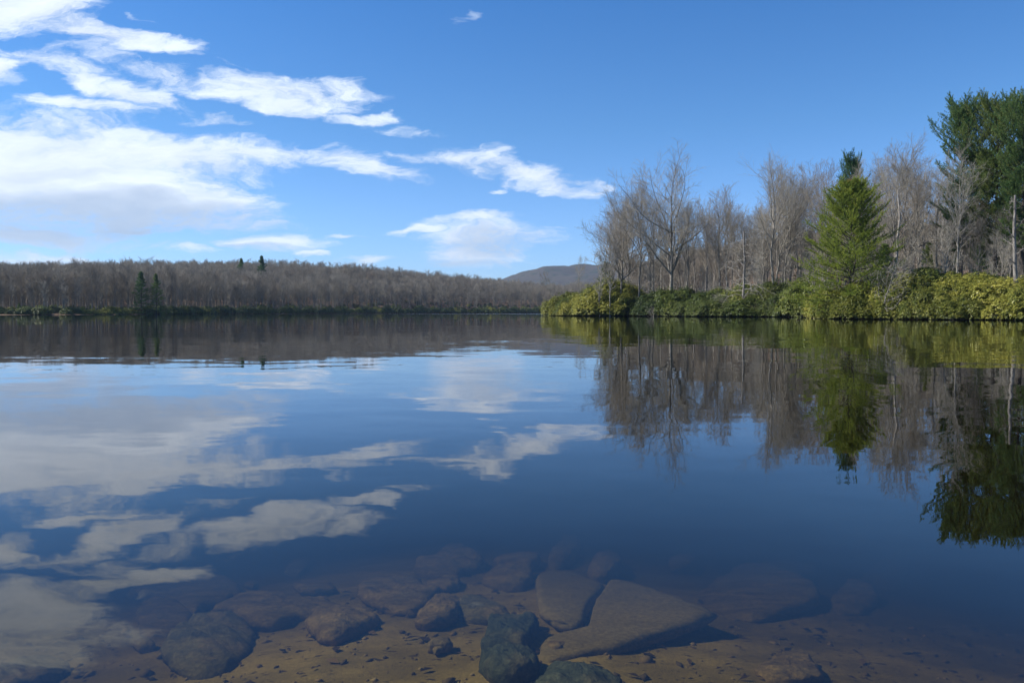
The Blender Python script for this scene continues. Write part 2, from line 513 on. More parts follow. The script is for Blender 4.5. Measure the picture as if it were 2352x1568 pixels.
def build_terrain():
    rr = np.concatenate([np.arange(0.3, 1.4, 0.1), np.arange(1.4, 6.5, 0.035), np.geomspace(6.6, 78, 60), np.arange(79, 205, 1.2), np.arange(206, 760, 4.0),
                         np.geomspace(765, 5200, 90)])
    th = np.concatenate([np.arange(-42, 42, 0.25), np.arange(42, 318, 3.0)])
    th = np.radians(th)
    A, B = np.meshgrid(rr, th, indexing='ij')
    X = A * np.sin(B); Y = A * np.cos(B)
    Z = height(X, Y)
    nr, nt = X.shape
    V = np.stack([X, Y, Z], -1).reshape(-1, 3)
    i = np.arange(nr - 1)[:, None]; j = np.arange(nt)[None, :]
    j2 = (j + 1) % nt
    q = np.stack([i * nt + j, i * nt + j2, (i + 1) * nt + j2, (i + 1) * nt + j], -1).reshape(-1, 4)
    # centre cap
    c = len(V)
    V = np.vstack([V, [[0, 0, gz(0, 0)]]])
    jj = np.arange(nt)
    tr = np.stack([np.full(nt, c), (jj + 1) % nt, jj], -1)
    m, t, b = material('ground of leaf litter and lake sand')
    co = t.node('ShaderNodeTexCoord').outputs['Object']
    sp = t.node('ShaderNodeSeparateXYZ'); t.l.new(co, sp.inputs[0])
    z = sp.outputs[2]
    litter = t.ramp(t.noise(co, 0.8, 8, 0.7), [(0.3, (0.085, 0.05, 0.03)), (0.5, (0.17, 0.105, 0.065)), (0.72, (0.27, 0.19, 0.13))])
    # sandy bed: fine grains, silt patches, scattered dark debris
    fine = t.noise(co, 90, 4, 0.7)
    patch = t.noise(t.mapping(co, scale=(1.0, 1.6, 1)), 1.7, 5, 0.6)
    sand = t.mix(t.maprange(patch, 0.38, 0.64), (0.28, 0.22, 0.09), (0.50, 0.39, 0.165))
    sand = t.mix(0.6, sand, t.ramp(fine, [(0.3, (0.55, 0.55, 0.55)), (0.7, (1.35, 1.35, 1.35))]), 'MULTIPLY')
    deb = t.noise(t.mapping(co, scale=(1, 1.8, 1)), 16, 5, 0.65)
    sand = t.mix(t.maprange(deb, 0.60, 0.68), sand, (0.075, 0.06, 0.04))
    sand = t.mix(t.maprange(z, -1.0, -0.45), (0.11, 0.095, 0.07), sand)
    shore = t.mix(t.maprange(t.noise(co, 0.6, 4, 0.6), 0.4, 0.6), (0.20, 0.14, 0.095), (0.07, 0.045, 0.03))
    dry = t.mix(t.maprange(z, 0.12, 0.5), shore, t.mix(t.maprange(t.noise(co, 0.15, 4, 0.6), 0.35, 0.65), litter, (0.10, 0.08, 0.06)))
    wood = t.ramp(t.noise(co, 0.02, 10, 0.72), [(0.35, (0.05, 0.042, 0.035)), (0.5, (0.085, 0.07, 0.058)), (0.6, (0.03, 0.04, 0.025)), (0.75, (0.07, 0.06, 0.05))])
    dist = t.vmath('LENGTH', co, out=1)
    dry = t.mix(t.maprange(dist, 900, 1500), dry, wood)
    t.put(b.inputs['Base Color'], t.mix(t.maprange(z, -0.02, 0.02), sand, dry))
    b.inputs['Roughness'].default_value = 0.95
    b.inputs['Specular IOR Level'].default_value = 0.1
    bp = t.node('ShaderNodeBump')
    bp.inputs['Strength'].default_value = 0.5
    bp.inputs['Distance'].default_value = 0.012
    t.put(bp.inputs['Height'], t.math('ADD', t.math('MULTIPLY', deb, 1.2), fine))
    t.l.new(bp.outputs[0], b.inputs['Normal'])
    me = mesh_np('ground', V, q[:, ::-1], tr, smooth=True, mats=[m])
    o = link('ground', me)
    tag(o, kind='structure')
    return o


ground = build_terrain()


def build_water():
    m, t, b = material('lake water')
    t.n.remove(b)
    co = t.node('ShaderNodeTexCoord').outputs['Object']
    # calm ripples, written straight into the normal
    big = t.noise(t.mapping(co, rot=(0, 0, R(14)), scale=(0.16, 0.5, 1)), 1.0, 2, 0.5, color=True)
    mid = t.noise(t.mapping(co, rot=(0, 0, R(-10)), scale=(0.9, 1.9, 1)), 1.0, 3, 0.5, color=True)
    fin = t.noise(t.mapping(co, rot=(0, 0, R(6)), scale=(5.0, 8.0, 1)), 1.0, 2, 0.5, color=True)
    h = (0.5, 0.5, 0.5)
    v = t.vmath('MULTIPLY', t.vmath('SUBTRACT', big, h), (0.008, 0.012, 0))
    v = t.vmath('ADD', v, t.vmath('MULTIPLY', t.vmath('SUBTRACT', mid, h), (0.011, 0.024, 0)))
    v = t.vmath('ADD', v, t.vmath('MULTIPLY', t.vmath('SUBTRACT', fin, h), (0.006, 0.009, 0)))
    # patches of light breeze
    breeze = t.noise(t.mapping(co, scale=(0.006, 0.03, 1)), 1.0, 3, 0.6)
    sp = t.node('ShaderNodeSeparateXYZ'); t.l.new(co, sp.inputs[0])
    far = t.maprange(sp.outputs[1], 265, 330)
    br = t.math('MULTIPLY', t.maprange(breeze, 0.30, 0.42), far)
    chop = t.noise(t.mapping(co, scale=(1.2, 2.2, 1)), 1.0, 2, 0.5, color=True)
    cv = t.vmath('MULTIPLY', t.vmath('SUBTRACT', chop, h), (0.10, 0.36, 0))
    v = t.vmath('ADD', v, t.vmath('SCALE', cv, br))
    nrm = t.vmath('NORMALIZE', t.vmath('ADD', v, (0, 0, 1)))
    fr = t.node('ShaderNodeFresnel'); fr.inputs['IOR'].default_value = 1.333
    t.l.new(nrm, fr.inputs['Normal'])
    gl = t.node('ShaderNodeBsdfGlossy')
    gl.inputs['Roughness'].default_value = 0.0
    gl.inputs['Color'].default_value = (0.97, 0.98, 1.0, 1)
    t.l.new(nrm, gl.inputs['Normal'])
    tr = t.node('ShaderNodeBsdfTransparent')
    mx = t.node('ShaderNodeMixShader')
    t.l.new(fr.outputs[0], mx.inputs[0]); t.l.new(tr.outputs[0], mx.inputs[1]); t.l.new(gl.outputs[0], mx.inputs[2])
    mo = t.n['Material Output']
    t.l.new(mx.outputs[0], mo.inputs['Surface'])
    ab = t.node('ShaderNodeVolumeAbsorption')
    ab.inputs['Color'].default_value = (0.46, 0.41, 0.08, 1)
    ab.inputs['Density'].default_value = 1.75
    vs = t.node('ShaderNodeVolumeScatter')
    vs.inputs['Color'].default_value = (0.60, 0.50, 0.28, 1)
    vs.inputs['Density'].default_value = 0.035
    av = t.node('ShaderNodeAddShader')
    t.l.new(ab.outputs[0], av.inputs[0]); t.l.new(vs.outputs[0], av.inputs[1])
    t.l.new(av.outputs[0], mo.inputs['Volume'])
    # closed body of water under one flat surface; the ground cuts its outline
    x0, x1, y0, y1, d = -900, 900, -60, 900, -6.0
    V = [(x0, y0, 0), (x1, y0, 0), (x1, y1, 0), (x0, y1, 0), (x0, y0, d), (x1, y0, d), (x1, y1, d), (x0, y1, d)]
    q = [(0, 1, 2, 3), (7, 6, 5, 4), (0, 4, 5, 1), (1, 5, 6, 2), (2, 6, 7, 3), (3, 7, 4, 0)]
    o = link('lake_water', mesh_np('lake_water', V, q, mats=[m]))
    tag(o, kind='structure')
    return o


build_water()


# ------------------------------------------------------------------ tubes and branching
def unit(a):
    return a / np.maximum(np.linalg.norm(a, axis=-1, keepdims=True), 1e-9)


def tubes(P, Rr, S):
    """P (B,N,3), Rr (B,N) -> verts, quads"""
    B, N, _ = P.shape
    Tn = np.empty_like(P)
    Tn[:, 1:-1] = P[:, 2:] - P[:, :-2]
    Tn[:, 0] = P[:, 1] - P[:, 0]; Tn[:, -1] = P[:, -1] - P[:, -2]
    Tn = unit(Tn)
    mean = unit(P[:, -1] - P[:, 0])
    ref = np.where(np.abs(mean[:, 2:3]) > 0.9, np.array([[1.0, 0, 0]]), np.array([[0, 0, 1.0]]))
    a0 = unit(np.cross(mean, ref))[:, None, :]
    a = unit(a0 - (a0 * Tn).sum(-1, keepdims=True) * Tn)
    b = np.cross(Tn, a)
    ang = np.arange(S) * 2 * math.pi / S
    V = P[:, :, None, :] + Rr[:, :, None, None] * (np.cos(ang)[None, None, :, None] * a[:, :, None, :] + np.sin(ang)[None, None, :, None] * b[:, :, None, :])
    idx = np.arange(B * N * S).reshape(B, N, S)
    nx = np.roll(idx, -1, axis=2)
    q = np.stack([idx[:, :-1], nx[:, :-1], nx[:, 1:], idx[:, 1:]], -1).reshape(-1, 4)
    return V.reshape(-1, 3), q


def merge(parts):
    vs, qs, o = [], [], 0
    for v, q in parts:
        vs.append(v); qs.append(q + o); o += len(v)
    return np.vstack(vs), np.vstack(qs)


def grow(rng, P, Rr, n, t0, t1, ang, lens, N, curv, up, rrat, rmin, dang=0.25, tip=0.3, rmax=None):
    """children of every parent polyline; lens(t, L) gives lengths"""
    B, NP, _ = P.shape
    Lp = np.linalg.norm(np.diff(P, axis=1), axis=2).sum(1)
    k = np.arange(n)[None, :].repeat(B, 0)
    t = t0 + (t1 - t0) * (k + rng.uniform(0.1, 0.9, (B, n))) / n
    f = t * (NP - 1); i0 = np.clip(np.floor(f).astype(int), 0, NP - 2); fr = (f - i0)[..., None]
    bi = np.arange(B)[:, None]
    pos = P[bi, i0] * (1 - fr) + P[bi, i0 + 1] * fr
    rad = Rr[bi, i0] * (1 - fr[..., 0]) + Rr[bi, i0 + 1] * fr[..., 0]
    tan = unit(P[bi, i0 + 1] - P[bi, i0])
    ref = np.where(np.abs(tan[..., 2:3]) > 0.9, np.array([1.0, 0, 0]), np.array([0, 0, 1.0]))
    a = unit(np.cross(tan, ref)); b = np.cross(tan, a)
    az = k * 2.39996 + rng.uniform(0, 6.28, (B, 1)) + rng.normal(0, 0.4, (B, n))
    an = ang + rng.normal(0, dang, (B, n))
    d = np.cos(an)[..., None] * tan + np.sin(an)[..., None] * (np.cos(az)[..., None] * a + np.sin(az)[..., None] * b)
    L = lens(t, Lp[:, None]) * rng.uniform(0.7, 1.25, (B, n))
    M = B * n
    pos = pos.reshape(M, 3); d = d.reshape(M, 3); L = L.reshape(M)
    r0 = np.maximum(rad.reshape(M) * rrat, rmin)
    if rmax is not None:
        r0 = np.minimum(r0, rmax)
    out = np.empty((M, N, 3)); out[:, 0] = pos
    st = L / (N - 1)
    for i in range(1, N):
        d = unit(d + rng.normal(0, curv, (M, 3)) + np.array([0, 0, up]))
        out[:, i] = out[:, i - 1] + d * st[:, None]
    rr = r0[:, None] * np.linspace(1, tip, N)[None, :]
    return out, np.maximum(rr, rmin * 0.6)


def trunk_line(rng, H, r, N=14, lean=0.0, az=0.0, wob=0.02, flare=1.35, tip=0.12, curve=0.0):
    t = np.linspace(0, 1, N)
    x = np.cumsum(rng.normal(0, wob, N)) * H / N * 2
    y = np.cumsum(rng.normal(0, wob, N)) * H / N * 2
    x -= x[0]; y -= y[0]
    x += math.sin(az) * (lean * t + curve * t * t) * H; y += math.cos(az) * (lean * t + curve * t * t) * H
    P = np.stack([x, y, t * H], -1)[None]
    rr = r * (1 - t * (1 - tip)) ** 0.9
    rr[0] *= flare; rr[1] *= 1.0
    return P, np.maximum(rr, 0.02)[None]


def bare_tree(seed, H, r, spread=0.30, clear=0.4, nl=12, nb=8, nt=6, nw=4, lean=0.0, curve=0.0, az=0.0, up=0.09, ang=0.75,
              curv=0.10, tw=0.009, wob=0.02, top=1.0, S=8, fork=0, limb_r=0.72):
    rng = np.random.RandomState(seed)
    P, Q = trunk_line(rng, H * 0.93, r, lean=lean, curve=curve, az=az, wob=wob)
    prof = lambda t, L: H * spread * (0.5 + 1.0 * np.sin(np.clip((t - clear) / (1 - clear), 0, 1) * 2.6 + 0.35)) * 0.95
    parts = [tubes(P, Q, S)]
    l1, r1 = grow(rng, P, Q, nl, clear, 0.99, ang, prof, 9, curv, up, limb_r, 0.02, 0.2, 0.2)
    if fork:
        f1, fr1 = grow(rng, P, Q, fork, clear * 0.75, clear * 1.15, 0.45, lambda t, L: H * 0.5, 9, 0.07, 0.11, 0.75, 0.05, 0.1, 0.2)
        l1 = np.vstack([l1, f1]); r1 = np.vstack([r1, fr1])
    parts.append(tubes(l1, r1, 5))
    trunk = merge(parts)
    c = []
    l2, r2 = grow(rng, l1, r1, nb, 0.22, 0.98, 0.65, lambda t, L: L * 0.52 * (1.15 - 0.6 * t), 6, curv * 1.3, up * 0.9, 0.60, tw * 2.4, 0.25, 0.35)
    c.append(tubes(l2, r2, 4))
    l3, r3 = grow(rng, l2, r2, nt, 0.15, 1.0, 0.62, lambda t, L: L * 0.50 * (1.15 - 0.5 * t), 4, curv * 1.2, up * 0.8, 0.55, tw * 1.4, 0.25, 0.5, rmax=tw * 3)
    c.append(tubes(l3, r3, 3))
    if nw:
        l4, r4 = grow(rng, l3, r3, nw, 0.15, 1.0, 0.6, lambda t, L: L * 0.60 * (1.1 - 0.4 * t), 3, curv, up * 0.7, 0.6, tw * 0.72, 0.25, 0.7, rmax=tw)
        c.append(tubes(l4, r4, 3))
    return trunk, merge(c)


def dead_tree(seed, H, r, n1=16, droop=-0.06, spread=0.3, clear=0.12, tw=0.009, lean=0, az=0, broken=True):
    rng = np.random.RandomState(seed)
    P, Q = trunk_line(rng, H, r, lean=lean, az=az, wob=0.035, tip=0.35 if broken else 0.1)
    l1, r1 = grow(rng, P, Q, n1, clear, 0.97, 1.2, lambda t, L: H * spread * (1.15 - 0.5 * t), 9, 0.20, droop, 0.4, 0.025, 0.3, 0.2, rmax=0.09)
    trunk = merge([tubes(P, Q, 8), tubes(l1, r1, 5)])
    l2, r2 = grow(rng, l1, r1, 6, 0.2, 0.98, 0.8, lambda t, L: L * 0.42, 6, 0.22, droop * 0.6, 0.5, tw * 1.3, 0.3, 0.3)
    l3, r3 = grow(rng, l2, r2, 4, 0.2, 1.0, 0.7, lambda t, L: L * 0.45, 4, 0.2, droop * 0.3, 0.6, tw, 0.3, 0.5)
    return trunk, merge([tubes(l2, r2, 4), tubes(l3, r3, 3)])


def tufts(rng, pos, dirs, nb, L, Wd, spread=0.9):
    """bunches of narrow blades, one triangle each"""
    K = len(pos)
    d = np.repeat(dirs, nb, 0); p = np.repeat(pos, nb, 0)
    v = unit(d + rng.normal(0, spread, (K * nb, 3)) * 0.75)
    ln = L * rng.uniform(0.65, 1.2, (K * nb, 1))
    side = unit(np.cross(v, rng.normal(0, 1, (K * nb, 3)))) * Wd
    p = p + rng.normal(0, L * 0.12, p.shape)
    V = np.stack([p - side * 0.5, p + side * 0.5, p + v * ln], 1).reshape(-1, 3)
    return V, np.arange(len(V)).reshape(-1, 3)


def pine(seed, H, r, width, clear=0.03, whorl=0.55, nb=6, nsub=12, ntuft=4, blades=7, bl=0.17, bw=0.03, prof=None, bough_up=0.02, droop=0.0,
         irregular=0.15, a_lo=1.45, a_hi=0.75, skip=0.0, sub_len=0.36):
    rng = np.random.RandomState(seed)
    P, Q = trunk_line(rng, H, r, N=16, wob=0.006, tip=0.06)
    if prof is None:
        prof = lambda t: (1 - t) ** 0.75
    hs = []
    z = H * clear + 0.2
    while z < H * 0.985:
        hs.append(z); z += whorl * rng.uniform(0.75, 1.25) * (1.15 - 0.55 * z / H)
    B = []
    for z in hs:
        t = (z / H - clear) / (1 - clear)
        n = max(3, int(nb + rng.randint(-1, 2)))
        a0 = rng.uniform(0, 6.28)
        for k in range(n):
            if rng.rand() < skip:
                continue
            az = a0 + k * 6.283 / n + rng.normal(0, 0.22)
            ln = width * prof(t) * rng.uniform(1 - irregular * 1.5, 1 + irregular) + 0.12
            B.append((z + rng.normal(0, 0.12), az, a_lo + (a_hi - a_lo) * t + rng.normal(0, 0.08), ln, t))
    B = np.array(B)
    M = len(B); N = 7
    f = B[:, 0] / H * 15; i0 = np.clip(f.astype(int), 0, 14)
    pos = P[0][i0] + (P[0][i0 + 1] - P[0][i0]) * (f - i0)[:, None]
    d = np.stack([np.sin(B[:, 2]) * np.sin(B[:, 1]), np.sin(B[:, 2]) * np.cos(B[:, 1]), np.cos(B[:, 2])], -1)
    L1 = np.empty((M, N, 3)); L1[:, 0] = pos
    for i in range(1, N):
        lift = droop + bough_up * (i / N) * 3
        d = unit(d + rng.normal(0, 0.05, (M, 3)) + np.array([0, 0, lift]))
        L1[:, i] = L1[:, i - 1] + d * (B[:, 3] / (N - 1))[:, None]
    r1 = np.clip(B[:, 3] * 0.012, 0.012, 0.07)[:, None] * np.linspace(1, 0.25, N)
    trunk = merge([tubes(P, Q, 8), tubes(L1, r1, 4)])
    # side sprays, mostly in the plane of the bough
    k = np.arange(nsub)[None].repeat(M, 0)
    t = 0.25 + 0.77 * (k + rng.uniform(0, 1, (M, nsub))) / nsub
    t = np.clip(t, 0, 1)
    ff = t * (N - 1); j0 = np.clip(ff.astype(int), 0, N - 2); fr = (ff - j0)[..., None]
    bi = np.arange(M)[:, None]
    sp = L1[bi, j0] * (1 - fr) + L1[bi, j0 + 1] * fr
    tan = unit(L1[bi, j0 + 1] - L1[bi, j0])
    side = unit(np.cross(tan, np.array([0, 0, 1.0]))) * np.where(k % 2 == 0, 1, -1)[..., None]
    dd = unit(tan * 0.75 + side * rng.uniform(0.35, 0.95, (M, nsub, 1)) + rng.normal(0, 0.16, (M, nsub, 3)) + np.array([0, 0, 0.10]))
    ln = (B[:, 3:4] * sub_len * (1.1 - 0.75 * t) + 0.16) * rng.uniform(0.6, 1.2, (M, nsub))
    K = M * nsub
    S3 = np.empty((K, 3, 3)); S3[:, 0] = sp.reshape(K, 3); dd = dd.reshape(K, 3); ln = ln.reshape(K)
    for i in (1, 2):
        dd = unit(dd + rng.normal(0, 0.08, (K, 3)) + np.array([0, 0, 0.05]))
        S3[:, i] = S3[:, i - 1] + dd * (ln / 2)[:, None]
    # needles along the sprays
    tt = (np.arange(ntuft) + 1) / ntuft
    q = []
    dv = []
    for x in tt:
        x2 = np.clip(x + rng.uniform(-0.5, 0.2, K) / ntuft, 0.05, 1)
        a = np.where((x2 < 0.5)[:, None], S3[:, 0] + (S3[:, 1] - S3[:, 0]) * (x2 * 2)[:, None], S3[:, 1] + (S3[:, 2] - S3[:, 1]) * (x2 * 2 - 1)[:, None])
        q.append(a); dv.append(dd + np.array([0, 0, 0.25]))
    q = np.vstack(q); dv = unit(np.vstack(dv))
    # leader
    lz = rng.uniform(0.93, 1.0, 30)
    lead = P[0][-1] * 1.0 + np.stack([rng.normal(0, 0.02, 30), rng.normal(0, 0.02, 30), (lz - 0.99) * H * 0.8], -1)
    q = np.vstack([q, lead]); dv = np.vstack([dv, np.tile([0, 0, 1.0], (30, 1))])
    V, Tt = tufts(rng, q, dv, blades, bl, bw)
    k_ = H / np.percentile(V[:, 2], 99.95)
    V = V * k_
    trunk = (trunk[0] * k_, trunk[1])
    return trunk, (V, Tt), np.repeat(q, blades, 0)


def shrub(seed, rx, h, nros=1500, leaf=0.155, lw=0.058, nleaf=7, lobes=26, yell=False):
    rng = np.random.RandomState(seed)
    # lobes of the crown
    cs = []
    for i in range(lobes):
        a = rng.uniform(0, 6.28); q = math.sqrt(rng.uniform(0, 1)) * 0.72
        rad = rng.uniform(0.15, 0.40) * min(rx, h)
        zc = h * (1 - 0.75 * q * q) * rng.uniform(0.45, 0.85)
        cs.append((math.cos(a) * q * rx, math.sin(a) * q * rx, max(zc - rad * 0.3, rad * 0.55), rad))
    for i in range(lobes // 2):      # skirt down to the ground
        a = i * 6.283 / (lobes // 2) + rng.uniform(-0.3, 0.3); rad = rng.uniform(0.22, 0.32) * min(rx, h)
        cs.append((math.cos(a) * rx * 0.78, math.sin(a) * rx * 0.78, rad * 0.75, rad))
    cs = np.array(cs)
    wts = cs[:, 3] ** 2; wts /= wts.sum()
    n = int(nros * 2.2)
    i = rng.choice(len(cs), n, p=wts)
    d = unit(rng.normal(0, 1, (n, 3)))
    d[:, 2] = np.where(d[:, 2] < -0.35, -d[:, 2], d[:, 2])
    depth = 1 - np.abs(rng.normal(0, 0.12, n)) + np.where(rng.rand(n) < 0.16, rng.uniform(0, 0.45, n), 0)
    pos = cs[i, :3] + d * cs[i, 3:4] * depth[:, None]
    dist = np.linalg.norm(pos[:, None, :] - cs[None, :, :3], axis=2) / cs[None, :, 3]
    dist[np.arange(n), i] = 9
    keep = (dist.min(1) > 0.86) & (pos[:, 2] > 0.06)
    pos = pos[keep][:nros]; d = d[keep][:nros]
    pos[:, 2] *= h / np.percentile(pos[:, 2], 98)
    K = len(pos)
    ax = unit(d * 0.6 + np.array([0, 0, 0.8]) + rng.normal(0, 0.2, (K, 3)))
    ref = unit(np.cross(ax, rng.normal(0, 1, (K, 3)))); bb = np.cross(ax, ref)
    Vs = []
    for k in range(nleaf):
        a = k * 6.283 / nleaf + rng.uniform(-0.3, 0.3, K)
        rad = np.cos(a)[:, None] * ref + np.sin(a)[:, None] * bb
        dr = rng.uniform(-0.85, 0.35, (K, 1))
        v = unit(rad + ax * dr)
        sd_ = unit(np.cross(v, ax)) * lw * 0.5 * rng.uniform(0.8, 1.2, (K, 1))
        L = leaf * rng.uniform(0.7, 1.15, (K, 1))
        base = pos + v * 0.01
        mid = base + v * L * 0.5 + ax * 0.008
        tip = base + v * L + np.array([0, 0, -1.0]) * L * 0.15
        Vs.append(np.stack([base, mid - sd_, tip, mid + sd_], 1))
    V = np.stack(Vs, 1).reshape(-1, 3)
    q = np.arange(len(V)).reshape(-1, 4)
    # stems
    ns = 26
    a = rng.uniform(0, 6.28, ns); q0 = rng.uniform(0, 0.35, ns) * rx
    P = np.empty((ns, 7, 3)); P[:, 0] = np.stack([np.cos(a) * q0, np.sin(a) * q0, np.full(ns, -0.15)], -1)
    dd = unit(np.stack([np.cos(a) * 0.9, np.sin(a) * 0.9, np.ones(ns) * 0.9], -1))
    ln = rng.uniform(0.6, 1.0, ns) * math.hypot(rx, h) * 0.78
    for j in range(1, 7):
        dd = unit(dd + rng.normal(0, 0.22, (ns, 3)))
        P[:, j] = P[:, j - 1] + dd * (ln / 6)[:, None]
    P[:, :, 2] = np.minimum(P[:, :, 2], h * 0.9)
    st = [tubes(P, np.linspace(0.035, 0.012, 7)[None].repeat(ns, 0), 4)]
    l2, r2 = grow(rng, P, np.linspace(0.035, 0.012, 7)[None].repeat(ns, 0), 5, 0.2, 1.0, 0.8, lambda t, L: L * 0.4, 4, 0.2, 0.02, 0.6, 0.009)
    st.append(tubes(l2, r2, 3))
    return (V, q), merge(st)


# ------------------------------------------------------------------ placing things
def tree_meshes(name, tr, cr, mt, mc, tri=False, brown_top=None):
    a = mesh_np(name + '_trunk', tr[0], tr[1], smooth=True, mats=[mt])
    if tri:
        b = mesh_np(name + '_crown', cr[0], None, cr[1], mats=[mc])
    else:
        b = mesh_np(name + '_crown', cr[0], cr[1], mats=[mc])
    return (name, a, b)


def place(tm, x, y, scale=1.0, rz=None, label='', cat='tree', group=None, sink=0.15, sxy=None, names=('trunk', 'crown'), tilt=None, z=None):
    name, a, b = tm
    z = gz(x, y) if z is None else z
    rz = random.uniform(0, 6.283) if rz is None else rz
    s = (scale if sxy is None else sxy,) * 2 + (scale,)
    e = link(name, None, loc=(x, y, z - sink), rot=(tilt or 0, 0, rz), scale=s)
    e.empty_display_size = 0.5
    tag(e, label, cat, group)
    link(names[0], a, e)
    if b is not None:
        link(names[1], b, e)
    return e


def at(xd, D):
    return (xd - 1176) / F * D, D


def hgt(xd, D, ytop):
    """height of a thing whose top shows at ytop when it stands at depth D"""
    x, y = at(xd, D)
    return CAM_H + ray(xd, ytop)[1] * D - gz(x, y)


# --- templates of bare trees (unit heights noted with each)
TB = {}


def tmpl(key, name, H, mt=M_BARK, mc=M_TWIG, **kw):
    tr, cr = bare_tree(hash_seed(key), H, kw.pop('r', 0.26), **kw)
    TB[key] = (tree_meshes(name, tr, cr, mt, mc), float(np.percentile(cr[0][:, 2], 99.9)))


def hash_seed(k):
    return sum((i + 3) * ord(c) for i, c in enumerate(k)) % 9973


tmpl('oakbig', 'bare_tree', 32.0, r=0.50, spread=0.37, clear=0.34, nl=15, nb=9, nt=7, nw=4, ang=0.72, up=0.07, fork=3, tw=0.017, wob=0.03)
tmpl('oakleft', 'bare_tree', 27.0, r=0.34, spread=0.28, clear=0.34, nl=15, nb=9, nt=6, nw=4, ang=0.85, up=0.07, fork=1, tw=0.011, wob=0.04)
tmpl('poplar', 'bare_tree', 28.0, r=0.30, spread=0.23, clear=0.42, nl=16, nb=8, nt=6, nw=4, ang=0.55, up=0.10, tw=0.011, wob=0.035)
tmpl('poplarb', 'bare_tree', 27.0, r=0.27, spread=0.22, clear=0.45, nl=13, nb=8, nt=6, nw=4, ang=0.62, up=0.10, fork=1, tw=0.011, wob=0.045)
tmpl('maple', 'bare_tree', 23.0, r=0.22, spread=0.26, clear=0.35, nl=15, nb=9, nt=6, nw=4, ang=0.65, up=0.10, tw=0.011, mc=M_TWIGR, fork=1, wob=0.04)
tmpl('birch', 'bare_tree', 24.0, r=0.22, spread=0.25, clear=0.42, nl=14, nb=8, nt=6, nw=4, ang=0.60, up=0.12, tw=0.011, mt=M_BARKP, mc=M_TWIGP, wob=0.02)
tmpl('slender', 'bare_tree', 20.0, r=0.13, spread=0.17, clear=0.45, nl=12, nb=7, nt=6, nw=4, ang=0.6, up=0.10, tw=0.009, wob=0.05, mt=M_BARKP)
tmpl('sapling', 'bare_tree', 10.0, r=0.07, spread=0.22, clear=0.25, nl=11, nb=6, nt=5, nw=3, ang=0.6, up=0.12, tw=0.011, wob=0.05, mt=M_BARKP, mc=M_TWIGP, S=6)
tmpl('kinked', 'bare_tree', 22.0, r=0.24, spread=0.28, clear=0.38, nl=12, nb=8, nt=6, nw=4, ang=0.8, up=0.06, curv=0.17, tw=0.011, wob=0.09, fork=1)
# cheaper ones for the far shore
tmpl('far1', 'bare_tree', 20.0, r=0.22, spread=0.22, clear=0.38, nl=11, nb=6, nt=5, nw=3, ang=0.6, up=0.11, tw=0.022, mc=M_TWIGF, S=5)
tmpl('far2', 'bare_tree', 19.0, r=0.20, spread=0.26, clear=0.34, nl=11, nb=6, nt=5, nw=3, ang=0.7, up=0.10, tw=0.022, mc=M_TWIGF, S=5, fork=1)
tmpl('far3', 'bare_tree', 21.0, r=0.18, spread=0.17, clear=0.45, nl=11, nb=6, nt=5, nw=3, ang=0.55, up=0.12, tw=0.022, mc=M_TWIGF, mt=M_BARKP, S=5)
tmpl('far4', 'bare_tree', 18.0, r=0.19, spread=0.25, clear=0.32, nl=12, nb=6, nt=5, nw=3, ang=0.65, up=0.12, tw=0.024, mc=M_TWIGR, S=5)


def put(key, xd, D, ytop=None, rz=None, label='', group=None, scale=None, wide=1.0, tilt=None, cat='bare tree'):
    tm, H = TB[key]
    x, y = at(xd, D)
    if scale is None:
        scale = hgt(xd, D, ytop) / H
    return place(tm, x, y, scale, rz, label, cat, group, sxy=scale * wide, tilt=tilt)


GP = 'bare trees in the wood on the near peninsula'
# conspicuous ones, each with its own label
put('oakbig', 1538, 166, 330, 0.6, 'tallest bare spreading tree on the peninsula, rounded crown with forked limbs', GP)
put('oakleft', 1425, 174, 420, 5.2, 'bare tree at the left edge of the peninsula wood with limbs reaching over the water', GP)
put('maple', 1398, 180, 470, 1.0, 'bare tree low at the far left end of the peninsula wood', GP)
put('kinked', 1447, 182, 432, 2.0, 'crooked bare tree behind the leftmost spreading tree', GP)
put('poplarb', 1500, 178, 425, 2.6, 'slim bare tree close against the left side of the tallest tree', GP)
put('poplar', 1467, 171, 405, 1.0, 'narrow bare tree just left of the tallest spreading tree', GP)
put('maple', 1648, 168, 420, 0.3, 'reddish twigged bare tree right of the tallest spreading tree, rounded top', GP)
put('poplarb', 1783, 150, 343, 4.0, 'tall bare tree with curved trunk rising halfway between tallest tree and bright pine', GP)
put('poplar', 1832, 158, 372, 3.1, 'bare tree with dark upright limbs just left of the bright green pine', GP)
put('maple', 1880, 166, 356, 2.0, 'bare tree whose crown rises behind the left side of the bright pine', GP)
put('kinked', 2095, 112, 308, 1.1, 'tall bare tree with crooked forked limbs right of the bright pine', GP)
put('birch', 2196, 106, 330, 2.5, 'bare tree with pale grey trunk and fan of twigs before the dark pines', GP)
put('slender', 2143, 114, 372, 0.2, 'slim bare tree between the crooked tree and the pale trunked tree', GP)
put('slender', 1329, 186, 583, 0.9, 'thin lone bare tree standing at the peninsula tip', GP, wide=0.8)
put('slender', 1286, 190, 612, 0.9, 'thin bare tree leaning left over the water at the peninsula tip', GP, tilt=0.0, wide=0.8).rotation_euler = (0, R(-22), 0)
put('sapling', 1378, 172, 560, 0.9, 'pale multi-twigged young tree at left end of the wood', GP, wide=1.3)
put('sapling', 1402, 170, 520, 0.3, 'pale upright young tree beside the small dark pine near the peninsula tip', GP)
put('oakleft', 2010, 132, 352, 0.2, 'bare tree with fine crown showing right above the bright pine', GP, wide=0.8)
put('poplarb', 2310, 104, 460, 1.3, 'bare tree in front of the dark pines at the right edge', GP)


